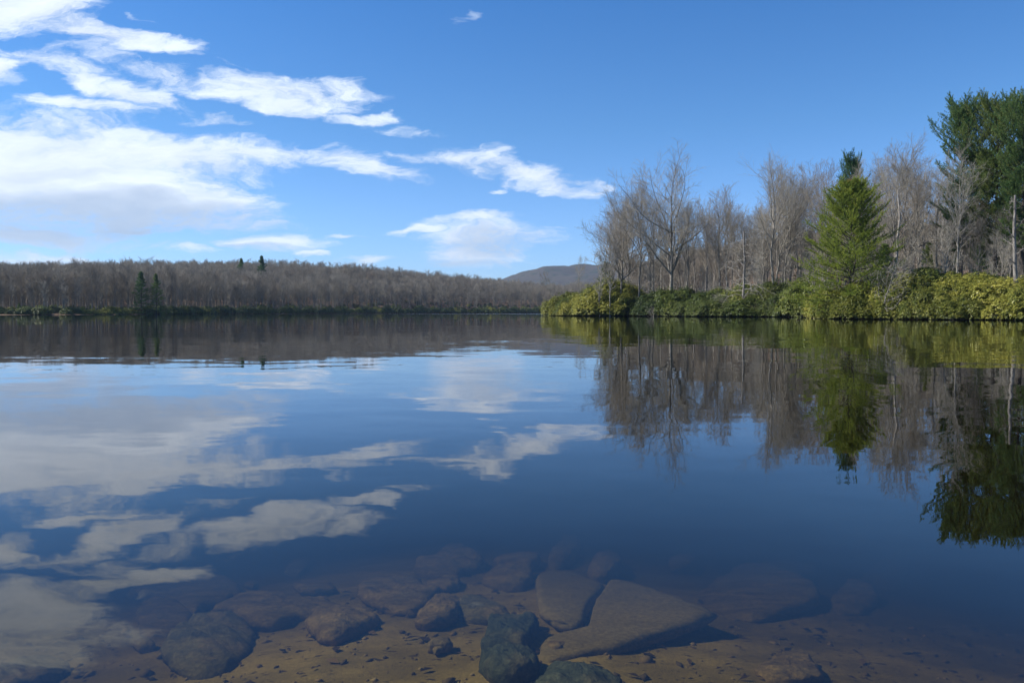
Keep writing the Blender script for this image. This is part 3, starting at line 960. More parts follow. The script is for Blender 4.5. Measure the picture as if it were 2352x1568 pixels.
LB = 'bare grey tree among many alike in the peninsula wood behind the shrubs'
rng = np.random.RandomState(11)
top_prof = [(1380, 470), (1420, 450), (1480, 430), (1560, 430), (1620, 440), (1700, 455), (1760, 400), (1850, 380), (1900, 370), (2000, 350), (2100, 330), (2160, 350), (2200, 430), (2352, 480)]
tx = [a_[0] for a_ in top_prof]; ty = [a_[1] for a_ in top_prof]
keys = ['poplar', 'poplarb', 'maple', 'slender', 'kinked', 'birch', 'maple', 'poplar', 'oakleft']
n_pen = 0
pen_pts = []
for i in range(170):
    xd = rng.uniform(1385, 2420)
    front = np.interp(xd, [1385, 1480, 1850, 1890, 2352, 2420], [178, 170, 143, 110, 92, 88])
    D = front + 5 + rng.uniform(0, 1) ** 1.2 * 62
    x, y = at(xd, D)
    if any((x - q[0]) ** 2 + (y - q[1]) ** 2 < 9 for q in pen_pts):
        continue
    pen_pts.append((x, y))
    yt = np.interp(xd, tx, ty) + rng.uniform(-15, 65) + (20 if D - front > 35 else 0)
    k = keys[rng.randint(len(keys))]
    put(k, xd, D, yt, rng.uniform(0, 6.28), LB, GP, wide=rng.uniform(0.8, 1.05))
    n_pen += 1
    if n_pen >= 76:
        break
# understory saplings
LS = 'thin bare sapling among many alike under the peninsula wood'
for i in range(46):
    xd = rng.uniform(1370, 2400)
    front = np.interp(xd, [1370, 1480, 1850, 1890, 2352, 2420], [178, 170, 143, 110, 92, 88])
    D = front + 3 + rng.uniform(0, 25)
    put('sapling', xd, D, None, rng.uniform(0, 6.28), LS, 'saplings under the peninsula wood', scale=rng.uniform(0.6, 1.25), cat='sapling')

# --- dead trees
d1 = dead_tree(5, 14.5, 0.24, n1=34, droop=-0.09, spread=0.36, clear=0.16)
tm = tree_meshes('dead_tree', d1[0], d1[1], M_DEAD, M_TWIGP)
x, y = at(1706, 150)
place(tm, x, y, hgt(1706, 150, 530) / 14.5, 0.5, 'bleached dead tree with drooping white branches above the shrubs', 'dead tree')
d2 = dead_tree(9, 15, 0.30, n1=9, droop=0.02, spread=0.14, clear=0.35, tw=0.02)
tm = tree_meshes('dead_snag', d2[0], d2[1], M_DEAD, M_DEAD)
x, y = at(2333, 90)
place(tm, x, y, hgt(2333, 90, 445) / 15, 0.8, 'broken pale snag with two short forks near the right edge', 'dead tree', names=('trunk', 'crown'))
d3 = dead_tree(21, 15, 0.2, n1=8, droop=0.02, spread=0.10, clear=0.3, tw=0.018)
tm = tree_meshes('dead_snag', d3[0], d3[1], M_DEAD, M_DEAD)
x, y = at(2052, 106)
place(tm, x, y, hgt(2052, 106, 433) / 15, 1.8, 'slim bleached snag just right of the bright pine', 'dead tree', names=('trunk', 'crown'))
# leaning dead shrubs hanging over the water
d4 = dead_tree(33, 6.5, 0.11, n1=18, droop=0.05, spread=0.42, clear=0.15, tw=0.009, broken=False)
tmd = tree_meshes('dead_shrub', d4[0], d4[1], M_DEAD, M_TWIGP)
for (xd, D, s, rz, tl, lab) in [(2020, 98, 1.0, 0.3, 0.35, 'leafless pale shrub sprawling over the bushes right of the bright pine'),
                                (2068, 99, 1.05, 2.0, -0.2, 'leafless grey shrub standing right of the sprawling pale shrub'),
                                (1600, 156, 0.8, 1.4, 0.9, 'leafless branches hanging over the dark shrubs below the tallest tree'),
                                (1675, 150, 0.75, 4.0, 0.5, 'grey leafless shrub at the foot of the bleached dead tree'),
                                (1500, 160, 0.7, 3.0, 0.8, 'pale leafless branch cluster beside the gap in the shrubs')]:
    x, y = at(xd, D)
    place(tmd, x, y, s, rz, lab, 'dead shrub', 'leafless shrubs along the peninsula shore', tilt=tl, names=('trunk', 'crown'))

# --- pines
pr_main = lambda t: np.interp(t, [0, 0.08, 0.3, 0.55, 0.8, 0.93, 1.0], [1.15, 1.2, 1.0, 0.86, 0.66, 0.42, 0.12])
pm = pine(3, 18.5, 0.26, 6.2, clear=0.02, whorl=0.66, nb=7, nsub=20, ntuft=6, blades=8, bl=0.24, bw=0.045, prof=pr_main, irregular=0.30, a_lo=1.5, a_hi=0.7, bough_up=0.035, droop=-0.02, skip=0.10, sub_len=0.42)
tmP = tree_meshes('pine_tree', pm[0], pm[1], M_BARKD, M_PINE, tri=True)
xm, ym = at(1950, 104)
sM = hgt(1950, 104, 405) / 18.5
e = place(tmP, xm, ym, sM, 0.4, 'bright yellow-green broad pine leaning over the shore shrubs', 'pine tree', sxy=sM * 0.98)
# the browned tip of that pine is a part of its own
rb = np.random.RandomState(4)
bp_ = np.stack([rb.normal(0, 0.55, 260), rb.normal(0, 0.55, 260), 18.2 - np.abs(rb.normal(0, 0.8, 260))], -1)
vb, tb_ = tufts(rb, bp_, np.tile([0, 0, 1.0], (260, 1)), 8, 0.2, 0.03)
o = link('dead_needles', mesh_np('dead_needles', vb, None, tb_, mats=[M_BROWNN]), e)
o['label'] = 'rusty brown needles at the tip of the pine'

pr_tall = lambda t: np.interp(t, [0, 0.2, 0.45, 0.6, 0.78, 0.92, 1.0], [0.45, 0.8, 0.85, 1.15, 1.1, 0.85, 0.45])
pt1 = pine(13, 29, 0.36, 4.8, clear=0.30, whorl=0.7, nb=6, nsub=18, ntuft=6, blades=8, bl=0.27, bw=0.06, prof=pr_tall, irregular=0.4, a_lo=1.45, a_hi=0.6, bough_up=0.045, skip=0.26, sub_len=0.45)
tmT1 = tree_meshes('pine_tree', pt1[0], pt1[1], M_BARKD, M_PINED, tri=True)
pt2 = pine(17, 29, 0.36, 5.4, clear=0.32, whorl=0.7, nb=6, nsub=18, ntuft=6, blades=8, bl=0.27, bw=0.06, prof=pr_tall, irregular=0.45, a_lo=1.4, a_hi=0.6, bough_up=0.045, skip=0.28, sub_len=0.45)
tmT2 = tree_meshes('pine_tree', pt2[0], pt2[1], M_BARKD, M_PINEO, tri=True)
for (tm, xd, D, yt, wd, rz, lab) in [
    (tmT1, 2204, 112, 210, 0.82, 0.3, 'leftmost of the tall dark pines at the right edge, narrow rounded top'),
    (tmT2, 2282, 108, 194, 0.85, 1.3, 'tall olive green pine second from the left in the group at the right edge'),
    (tmT1, 2345, 103, 198, 0.85, 3.3, 'tall dark pine cut by the right edge of the photo'),
    (tmT2, 2420, 104, 215, 0.9, 4.4, 'tall pine standing right of the cut dark pine'),
    (tmT1, 2245, 124, 330, 0.85, 5.1, 'lower dark pine behind the tall pine group at the right edge'),
    (tmT2, 2320, 128, 320, 0.85, 2.2, 'olive pine filling the back of the tall pine group'),
    (tmT1, 1953, 150, 343, 0.55, 2.0, 'dark pine top showing above and behind the bright pine'),
]:
    x, y = at(xd, D)
    s = hgt(xd, D, yt) / 29
    place(tm, x, y, s, rz, lab, 'pine tree', 'tall pines on the peninsula', sxy=s * wd)
# small understory pines and hemlocks
ph = pine(23, 9, 0.14, 2.6, clear=0.04, whorl=0.5, nb=5, nsub=10, ntuft=4, blades=6, bl=0.2, bw=0.04, prof=lambda t: (1 - t) ** 0.7, irregular=0.3, a_lo=1.6, a_hi=0.9, skip=0.1)
tmH = tree_meshes('small_pine', ph[0], ph[1], M_BARKD, M_PINED, tri=True)
tmHo = ('small_pine', tmH[1], tmH[2].copy())
tmHo[2].materials.clear(); tmHo[2].materials.append(M_PINEO)
for (tm, xd, D, s, lab) in [(tmHo, 1392, 180, 1.35, 'small olive pine among saplings near the peninsula tip'),
                        (tmHo, 2030, 110, 1.1, 'small pine half hidden behind the right flank of the bright pine'),
                        (tmH, 2250, 118, 1.0, 'small dark pine between the trunks of the tall pines'),
                        (tmH, 2300, 112, 0.9, 'small dark pine right of centre under the tall pines'),
                        (tmH, 2180, 126, 1.2, 'small dark pine behind the pale grey trunk'),
                        (tmHo, 1990, 122, 1.35, 'olive pine close behind the bright pine'),
                        (tmHo, 1860, 175, 1.7, 'dim olive pine far back left of the bright pine'),
                        (tmHo, 2130, 140, 1.2, 'dim small pine deep in the wood right of the crooked tree')]:
    x, y = at(xd, D)
    place(tm, x, y, s, None, lab, 'pine tree', 'small pines on the peninsula')

# --- rhododendron shrubs
SH = []
for i, (sd_, rx, h, n, mt) in enumerate([(1, 2.4, 2.6, 2600, M_RHODO), (2, 3.0, 3.6, 4200, M_RHODO), (3, 1.9, 2.0, 1700, M_RHODO), (4, 2.8, 3.2, 3600, M_RHODOY), (5, 2.2, 2.4, 2300, M_RHODOY), (6, 2.6, 2.8, 2800, M_RHODOD)]):
    lf, st = shrub(sd_, rx, h, int(n * 1.4))
    SH.append((('rhododendron', mesh_np('rhododendron_leaves', lf[0], lf[1], mats=[mt]), mesh_np('rhododendron_stems', st[0], st[1], mats=[M_STEM])), rx, h))


def bush(k, x, y, s, label, group, sxy=None):
    tm, rx, h = SH[k]
    return place(tm, x, y, s, None, label, 'shrub', group, sxy=sxy, names=('leaves', 'stems'), sink=0.25)


GR = 'rhododendrons along the peninsula shore'
rng = np.random.RandomState(23)
# front row: xd, yshore depth, crown top row
rows = []
front_x = [1276, 1292, 1312, 1336, 1360, 1384, 1408, 1430, 1500, 1524, 1550, 1576, 1604, 1632, 1660, 1690, 1722, 1752, 1780, 1808, 1836, 1862,
           1905, 1935, 1968, 2000, 2034, 2068, 2102, 2136, 2170, 2204, 2240, 2276, 2312, 2348, 2384]
LBL = {
    1276: 'yellow-green rhododendron at the very tip of the peninsula', 1430: 'leafy rhododendron at the left side of the gap in the shrubs',
    1500: 'dark rounded rhododendron at the right side of the gap in the shrubs', 1862: 'rhododendron at the left foot of the bright pine',
    1905: 'yellow-green rhododendron at the water right below the bright pine'}
sdist = np.interp
for xd in front_x:
    Ds = np.interp(xd, [1268, 1300, 1360, 1430, 1480, 1540, 1620, 1700, 1780, 1850, 1876, 1890, 1950, 2040, 2150, 2250, 2352, 2500],
                   [190, 182, 176, 172, 168, 160, 152, 148, 144, 139, 126, 109, 100, 97, 93, 90, 86, 80])
    hh = np.interp(xd, [1270, 1290, 1330, 1400, 1450, 1500, 1560, 1620, 1700, 1760, 1860, 1905, 1960, 2040, 2100, 2352],
                   [2.2, 3.8, 5.4, 6.8, 6.0, 4.6, 4.6, 4.0, 4.4, 5.2, 5.6, 3.2, 3.9, 4.3, 4.7, 4.7])
    if xd < 1440: ks = [3, 1, 3, 4]
    elif xd < 1700: ks = [5, 0, 5, 2]
    elif xd < 1880: ks = [0, 1, 5]
    else: ks = [3, 4, 3, 1]
    k = ks[rng.randint(len(ks))]
    if xd == 1276: k = 4
    D = Ds + 1.3
    x, y = at(xd, D)
    s = hh * rng.uniform(0.55, 0.85) / SH[k][2]
    lab = LBL.get(xd, 'leafy rhododendron at the water edge in the peninsula shore row')
    bush(k, x, y, s, lab, GR, sxy=max(s, 0.9) * rng.uniform(0.8, 1.3))
    # second and third rows stand higher
    for row, (dd, f) in enumerate([(4.6, 1.0), (8.5, 1.05)]):
        if xd < 1300 and row == 1: continue
        if 1440 < xd < 1500: continue
        k = ks[rng.randint(len(ks))]
        x, y = at(xd + rng.uniform(-12, 12), Ds + dd + rng.uniform(-1, 1))
        s = hh * f / SH[k][2] * rng.uniform(0.75, 1.18)
        bush(k, x, y, s, 'leafy rhododendron behind the front row of shore shrubs', GR, sxy=max(s, 0.9) * rng.uniform(0.9, 1.1))
for i in range(34):       # understory behind
    xd = rng.uniform(1440, 2400)
    front = np.interp(xd, [1370, 1480, 1850, 1890, 2352, 2420], [176, 168, 141, 108, 88, 85])
    x, y = at(xd, front + rng.uniform(14, 40))
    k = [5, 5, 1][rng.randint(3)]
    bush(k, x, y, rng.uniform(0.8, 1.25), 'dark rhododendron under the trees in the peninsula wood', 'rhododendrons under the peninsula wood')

# ------------------------------------------------------------------ far shore
far_x = np.array([-700, -250, 0, 150, 340, 480, 600, 760, 900, 1080, 1270])
far_D = np.array([185, 225, 250, 262, 300, 350, 420, 480, 560, 640, 700])
rng = np.random.RandomState(31)
# top of the wood in the picture along x, used for the front rows of individual trees
GF = 'bare trees along the far shore'
LF = 'bare grey-brown tree among many alike along the wooded far shore'
fk = ['far1', 'far2', 'far3', 'far4', 'far1', 'far2']
nfar = 0
for i in range(128):
    xd = -60 + (i + rng.uniform(0, 1)) / 128 * 1390
    D = np.interp(xd, far_x, far_D) + rng.uniform(4, 26)
    x, y = at(xd, D)
    k = fk[rng.randint(len(fk))]
    put(k, xd, D, None, rng.uniform(0, 6.28), LF, GF, scale=rng.uniform(0.72, 1.02) * np.interp(xd, [0, 340, 600, 1270], [0.55, 0.68, 0.9, 1.0]), wide=rng.uniform(0.8, 1.05))
# far pines
pf = pine(43, 16, 0.2, 3.4, clear=0.03, whorl=0.7, nb=5, nsub=8, ntuft=3, blades=5, bl=0.4, bw=0.11, prof=lambda t: (1 - t) ** 0.8, irregular=0.35, a_lo=1.65, a_hi=0.9, skip=0.1)
tmF = tree_meshes('pine_tree', pf[0], pf[1], M_BARKD, M_PINED, tri=True)
for (xd, D, yt, wd, lab) in [(326, 302, 622, 1.15, 'left and larger of two dark pines close together on the far shore'),
                             (360, 304, 627, 1.0, 'right and slimmer of two dark pines close together on the far shore'),
                             (603, 505, 586, 0.95, 'pine poking above the far woods skyline, sharper and darker'),
                             (556, 500, 592, 0.95, 'pine poking above the far woods skyline left of the sharper one'),
                             (45, 262, 694, 1.2, 'small green pine on the far shore near the left edge')]:
    x, y = at(xd, D)
    s = hgt(xd, D, yt) / 16
    place(tmF, x, y, s, None, lab, 'pine tree', 'pines on the far side', sxy=s * wd)
# far shrubs
SF = []
for sd_, mt in ((51, M_RHODOD), (52, M_RHODOY), (53, M_RHODO)):
    lf, st = shrub(sd_, 2.6, 2.8, 750, leaf=0.34, lw=0.14, nleaf=5)
    SF.append(('rhododendron', mesh_np('rhododendron_leaves', lf[0], lf[1], mats=[mt]), mesh_np('rhododendron_stems', st[0], st[1], mats=[M_STEM])))
for i in range(120):
    xd = -60 + (i + rng.uniform(0, 1)) / 120 * 1400
    if 100 < xd < 150 and rng.rand() < 0.8: continue
    D = np.interp(xd, far_x, far_D) + rng.uniform(2.5, 7)
    x, y = at(xd, D)
    bright = 190 < xd < 310
    k = 1 if (bright or rng.rand() < 0.10) else (2 if rng.rand() < 0.35 else 0)
    s = rng.uniform(0.6, 1.3) * np.interp(xd, [0, 340, 1270], [0.7, 0.95, 1.8])
    place(SF[k], x, y, s, None, 'yellow-green rhododendron among alike in the far shore row' if k == 1 else 'dark green rhododendron among alike in the far shore row',
          'shrub', 'rhododendrons along the far shore', sxy=s * rng.uniform(1.0, 1.4), names=('leaves', 'stems'), sink=0.2)


# --- woods that read as one mass: instances of the trees above on a cloud of points
def woods(name, label, pts, keys, smin, smax, seed, group=None, tms=None):
    r = np.random.RandomState(seed)
    n = len(pts)
    z = height(pts[:, 0], pts[:, 1]) - 0.2
    # trees near the water stay low enough for the ridge behind to make the skyline
    xd_ = pts[:, 0] / pts[:, 1] * F + 1176
    lim = np.interp(xd_, [0, 200, 400, 700, 850, 1000, 1150, 1300, 1440, 1700, 1900, 2400], [608, 604, 600, 601, 608, 618, 640, 656, 575, 560, 530, 540])
    hmax = (716.5 - lim) / F * pts[:, 1] + CAM_H - z
    V = np.column_stack([pts, z])
    me = bpy.data.meshes.new(name)
    me.vertices.add(n)
    me.vertices.foreach_set('co', V.astype(np.float32).ravel())
    sc_ = r.uniform(smin, smax, n)
    if smax > 0.9:
        sc_ = np.clip(np.minimum(sc_, hmax / 20.5 * r.uniform(0.72, 1.04, n)), 0.3, None)
    for k, v in (('ts', sc_), ('tr', r.uniform(0, 6.28, n))):
        a = me.attributes.new(k, 'FLOAT', 'POINT'); a.data.foreach_set('value', v.astype(np.float32))
    a = me.attributes.new('ti', 'INT', 'POINT'); a.data.foreach_set('value', r.randint(0, len(keys), n).astype(np.int32))
    o = link(name, me)
    tag(o, label, 'woods', group, 'stuff')
    ng = bpy.data.node_groups.new(name, 'GeometryNodeTree')
    ng.interface.new_socket('Geometry', in_out='INPUT', socket_type='NodeSocketGeometry')
    ng.interface.new_socket('Geometry', in_out='OUTPUT', socket_type='NodeSocketGeometry')
    N, L = ng.nodes, ng.links
    gi = N.new('NodeGroupInput'); go = N.new('NodeGroupOutput')
    jall = N.new('GeometryNodeJoinGeometry')
    for k in keys:
        j = N.new('GeometryNodeJoinGeometry')
        for part in find_parts(k):
            oi = N.new('GeometryNodeObjectInfo')
            oi.inputs['Object'].default_value = part
            oi.inputs['As Instance'].default_value = True
            L.new(oi.outputs['Geometry'], j.inputs[0])
        g2 = N.new('GeometryNodeGeometryToInstance')
        L.new(j.outputs[0], g2.inputs[0])
        L.new(g2.outputs[0], jall.inputs[0])
    ip = N.new('GeometryNodeInstanceOnPoints')
    L.new(gi.outputs[0], ip.inputs['Points'])
    L.new(jall.outputs[0], ip.inputs['Instance'])
    ip.inputs['Pick Instance'].default_value = True

    def attr(nm, ty):
        a = N.new('GeometryNodeInputNamedAttribute'); a.data_type = ty; a.inputs['Name'].default_value = nm
        return a.outputs['Attribute']
    L.new(attr('ti', 'INT'), ip.inputs['Instance Index'])
    cx = N.new('ShaderNodeCombineXYZ'); L.new(attr('tr', 'FLOAT'), cx.inputs[2])
    L.new(cx.outputs[0], ip.inputs['Rotation'])
    L.new(attr('ts', 'FLOAT'), ip.inputs['Scale'])
    L.new(ip.outputs[0], go.inputs[0])
    md = o.modifiers.new('woods', 'NODES')
    md.node_group = ng
    return o


def find_parts(key):
    tm = TB[key][0] if isinstance(key, str) else key
    a = next(o for o in C.objects if o.data == tm[1])
    b = next(o for o in C.objects if o.data == tm[2])
    return [a, b]


def scatter(seed, n, xr, f0, f1, mind=3.0):
    r = np.random.RandomState(seed)
    pts = []
    grid = {}
    tries = 0
    while len(pts) < n and tries < n * 12:
        tries += 1
        xd = r.uniform(*xr)
        D = f0(xd) + (f1(xd) - f0(xd)) * r.uniform(0, 1) ** 1.0
        # even density on the ground
        if r.rand() > D / f1(xd): continue
        x, y = at(xd, D)
        g = (int(x // mind), int(y // mind))
        if g in grid: continue
        grid[g] = 1
        pts.append((x, y))
    p = np.array(pts)
    s = lake_sd(p[:, 0], p[:, 1])
    return p[s > 3]


fsD = lambda xd: float(np.interp(xd, far_x, far_D))
pts = scatter(61, 9500, (-350, 1560), lambda q: fsD(q) + 14, lambda q: fsD(q) + 360, 2.6)
woods('far_woods', 'bare grey-brown woods covering the far shore hillside', pts, ['far1', 'far2', 'far3', 'far4'], 0.6, 1.06, 62)
pfront = lambda q: float(np.interp(q, [1385, 1480, 1850, 1890, 2352, 3200], [240, 232, 205, 172, 155, 130]))
pts = scatter(71, 1900, (1440, 2700), pfront, lambda q: 520, 3.4)
woods('peninsula_woods', 'bare woods filling the land behind the peninsula trees', pts, ['far1', 'far2', 'far3', 'far4'], 0.75, 1.0, 72)
# low brush between the trunks
pts = scatter(81, 700, (-300, 1340), lambda q: fsD(q) + 6, lambda q: fsD(q) + 60, 2.5)
woods('far_undergrowth', 'dark evergreen undergrowth beneath the far shore trees', pts, [SF[0], SF[2]], 0.35, 0.8, 82)

# ------------------------------------------------------------------ stones under the water
def zA(x, y): return (x * 0.3418, 1148.5 + y * 0.3418)
def zB(x, y): return (746.5 + x * 0.3418, 1148.5 + y * 0.3418)
def zC(x, y): return (1493 + x * 0.3652, 1148.5 + y * 0.3652)


STONES = [  # frame, outline in picture units, thickness, material, dome, label
    (zA, [(1090, 970), (1200, 880), (1320, 800), (1480, 775), (1600, 780), (1720, 820), (1725, 870), (1690, 930), (1600, 1010), (1500, 1080), (1380, 1110), (1240, 1100), (1130, 1060), (1085, 1010)], 0.11, 'G', 0.8, 'largest grey-green boulder in the shallow water at lower left'),
    (zA, [(840, 590), (1090, 530), (1300, 500), (1450, 495), (1620, 560), (1625, 600), (1500, 650), (1370, 665), (1300, 740), (1180, 680), (1050, 620), (880, 600)], 0.10, 'B', 0.25, 'flat purplish slab with pointed lower corner and a pale seam'),
    (zA, [(915, 760), (960, 700), (1050, 660), (1180, 670), (1300, 740), (1260, 800), (1150, 870), (1040, 885), (950, 850)], 0.06, 'B', 0.6, 'brown stone under the pointed corner of the purplish slab'),
    (zA, [(1390, 790), (1560, 700), (1750, 640), (1950, 625), (2200, 605), (2350, 640), (2330, 690), (2150, 720), (2000, 730), (1900, 790), (1750, 820), (1640, 790), (1500, 775)], 0.09, 'B', 0.6, 'long narrow ridged stone right above the largest boulder'),
    (zB, [(-140, 810), (-60, 740), (60, 700), (200, 680), (320, 695), (375, 735), (330, 790), (200, 850), (60, 900), (-20, 900), (-100, 850)], 0.09, 'B', 0.6, 'pitted brown stone right of the long ridged stone'),
    (zA, [(-260, 1260), (-60, 1130), (150, 1060), (400, 1015), (480, 1050), (430, 1110), (200, 1190), (0, 1250)], 0.09, 'G', 0.5, 'olive stone at the bottom left corner casting a dark shadow'),
    (zA, [(220, 555), (330, 480), (500, 430), (780, 490), (770, 520), (640, 570), (430, 600), (300, 590)], 0.08, 'B', 0.4, 'striped pale stone under the cloud reflection at left'),
    (zA, [(1640, 560), (1700, 520), (1735, 545), (1700, 580)], 0.03, 'B', 0.6, 'small stone at the right corner of the purplish slab'),
    (zA, [(1900, 470), (1960, 420), (2090, 385), (2080, 420), (2010, 470)], 0.06, 'B', 0.6, 'small narrow stone midway out in the left water'),
    (zA, [(1670, 330), (1780, 290), (1900, 290), (1890, 370), (1740, 385)], 0.09, 'B', 0.6, 'dim rounded stone farther out at left'),
    (zA, [(1960, 560), (2060, 520), (2220, 530), (2260, 580), (2120, 610), (2000, 600)], 0.05, 'B', 0.6, 'dim flat stone above the long ridged stone'),
    (zB, [(210, 610), (260, 560), (420, 510), (620, 510), (690, 550), (800, 560), (720, 620), (690, 680), (600, 715), (500, 710), (380, 690), (330, 660), (240, 640)], 0.08, 'B', 0.35, 'broad cracked flat brown stone left of centre'),
    (zB, [(595, 795), (640, 720), (700, 650), (790, 585), (880, 600), (905, 660), (895, 740), (850, 780), (740, 810), (650, 815)], 0.10, 'B', 0.85, 'smooth rounded boulder between the cracked stone and the layered stone'),
    (zB, [(905, 640), (1000, 640), (1100, 670), (1200, 700), (1260, 740), (1230, 770), (1110, 780), (1000, 770), (900, 740)], 0.08, 'G', 0.5, 'layered grey stone just above the dark green block'),
    (zB, [(1100, 780), (1250, 757), (1440, 770), (1430, 820), (1350, 930), (1320, 955), (1200, 960), (1050, 950), (1045, 920), (1080, 860)], 0.12, 'D', 0.35, 'dark green angular block beside the large slab'),
    (zB, [(1040, 1010), (1120, 970), (1300, 955), (1400, 990), (1450, 1050), (1420, 1100), (1250, 1150), (1120, 1130), (1040, 1060)], 0.11, 'D', 0.8, 'dark rounded stone just below the dark green block'),
    (zB, [(1400, 1230), (1480, 1120), (1600, 1078), (1780, 1075), (1860, 1110), (1930, 1160), (2000, 1220), (2010, 1300), (1700, 1380), (1390, 1320)], 0.12, 'D', 0.8, 'dark blue-grey boulder cut by the bottom edge of the photo'),
    (zB, [(1410, 500), (1500, 450), (1640, 445), (1760, 490), (1895, 548), (1850, 600), (1800, 660), (1760, 740), (1738, 850), (1540, 845), (1440, 760), (1420, 620)], 0.09, 'S', 0.12, 'upper half of the large silty slab, rounded at the far side'),
    (zB, [(1925, 560), (2330, 690), (2664, 823), (2330, 900), (1900, 970), (1600, 1010), (1470, 1040), (1425, 1030), (1435, 900), (1500, 862), (1748, 860), (1810, 690)], 0.085, 'S', 0.12, 'wide triangular silty slab with a long straight right point'),
    (zB, [(1045, 500), (1150, 450), (1390, 430), (1400, 500), (1350, 550), (1220, 560), (1120, 535)], 0.09, 'B', 0.6, 'rounded stone directly left of the large slab top'),
    (zB, [(590, 430), (620, 380), (800, 370), (1000, 345), (1080, 385), (1060, 420), (900, 455), (750, 455), (650, 440)], 0.12, 'B', 0.6, 'long pale stone lying crosswise near the middle'),
    (zB, [(740, 350), (850, 285), (940, 300), (960, 350), (850, 370)], 0.12, 'B', 0.6, 'reddish stone showing behind the long crosswise stone'),
    (zB, [(1120, 385), (1200, 340), (1400, 335), (1450, 360), (1440, 400), (1380, 430), (1230, 410)], 0.10, 'B', 0.5, 'flat stone right of the long crosswise stone'),
    (zB, [(1500, 400), (1500, 330), (1620, 270), (1720, 290), (1720, 320), (1600, 400)], 0.14, 'B', 0.6, 'tilted dim stone above the large slab'),
    (zB, [(1760, 430), (1820, 340), (1900, 330), (2000, 390), (1990, 440), (1900, 500), (1800, 490)], 0.12, 'B', 0.6, 'dim boulder right above the large slab'),
    (zB, [(680, 540), (850, 490), (910, 510), (900, 560), (820, 585)], 0.05, 'B', 0.5, 'small stone tucked behind the cracked brown stone'),
    (zB, [(180, 330), (260, 250), (360, 250), (380, 300), (300, 330)], 0.10, 'B', 0.6, 'dim stone near the left cloud reflection edge'),
    (zB, [(430, 300), (560, 210), (680, 230), (720, 280), (640, 330), (500, 330)], 0.13, 'B', 0.6, 'barely visible large stone in deeper water left of centre'),
    (zC, [(200, 290), (390, 235), (780, 260), (560, 310), (430, 330), (260, 320)], 0.14, 'S', 0.3, 'long pale pointed stone in deeper water right of centre'),
    (zC, [(620, 390), (800, 375), (1050, 410), (1040, 440), (880, 465)], 0.12, 'S', 0.3, 'flat pointed stone nearer than the long pale pointed stone'),
    (zC, [(120, 350), (280, 325), (300, 370), (270, 420), (130, 410)], 0.10, 'B', 0.6, 'small squarish dim stone beyond the large slab'),
    (zC, [(230, 560), (400, 470), (600, 420), (800, 450), (1040, 560), (1080, 640), (950, 660), (650, 700), (400, 650)], 0.09, 'B', 0.4, 'very large dim flat stone right of the silty slabs'),
    (zC, [(1130, 600), (1250, 530), (1400, 560), (1440, 620), (1330, 670), (1180, 660)], 0.08, 'B', 0.5, 'dim rounded stone in the right water'),
    (zC, [(650, 1040), (830, 930), (1000, 960), (1100, 1090), (1000, 1120), (760, 1110)], 0.06, 'B', 0.3, 'flat stone half buried near the bottom right'),
    (zC, [(1250, 500), (1400, 430), (1650, 430), (1560, 520), (1480, 580)], 0.12, 'B', 0.4, 'dim stone beside a dark hollow in the right water'),
]
MR = {'B': M_ROCKB, 'G': M_ROCKG, 'D': M_ROCKD, 'S': M_SLAB}


def to_bed(xd, yd, lift):
    """where the view through a picture point meets the level lift above the bed"""
    u, v = ray(xd, yd)
    y = 2.0
    for _ in range(40):
        zb = -float(near_depth(u * y, y)) + lift
        y = 0.5 * y + 0.5 * (zb - CAM_H) / v
    return u * y, y


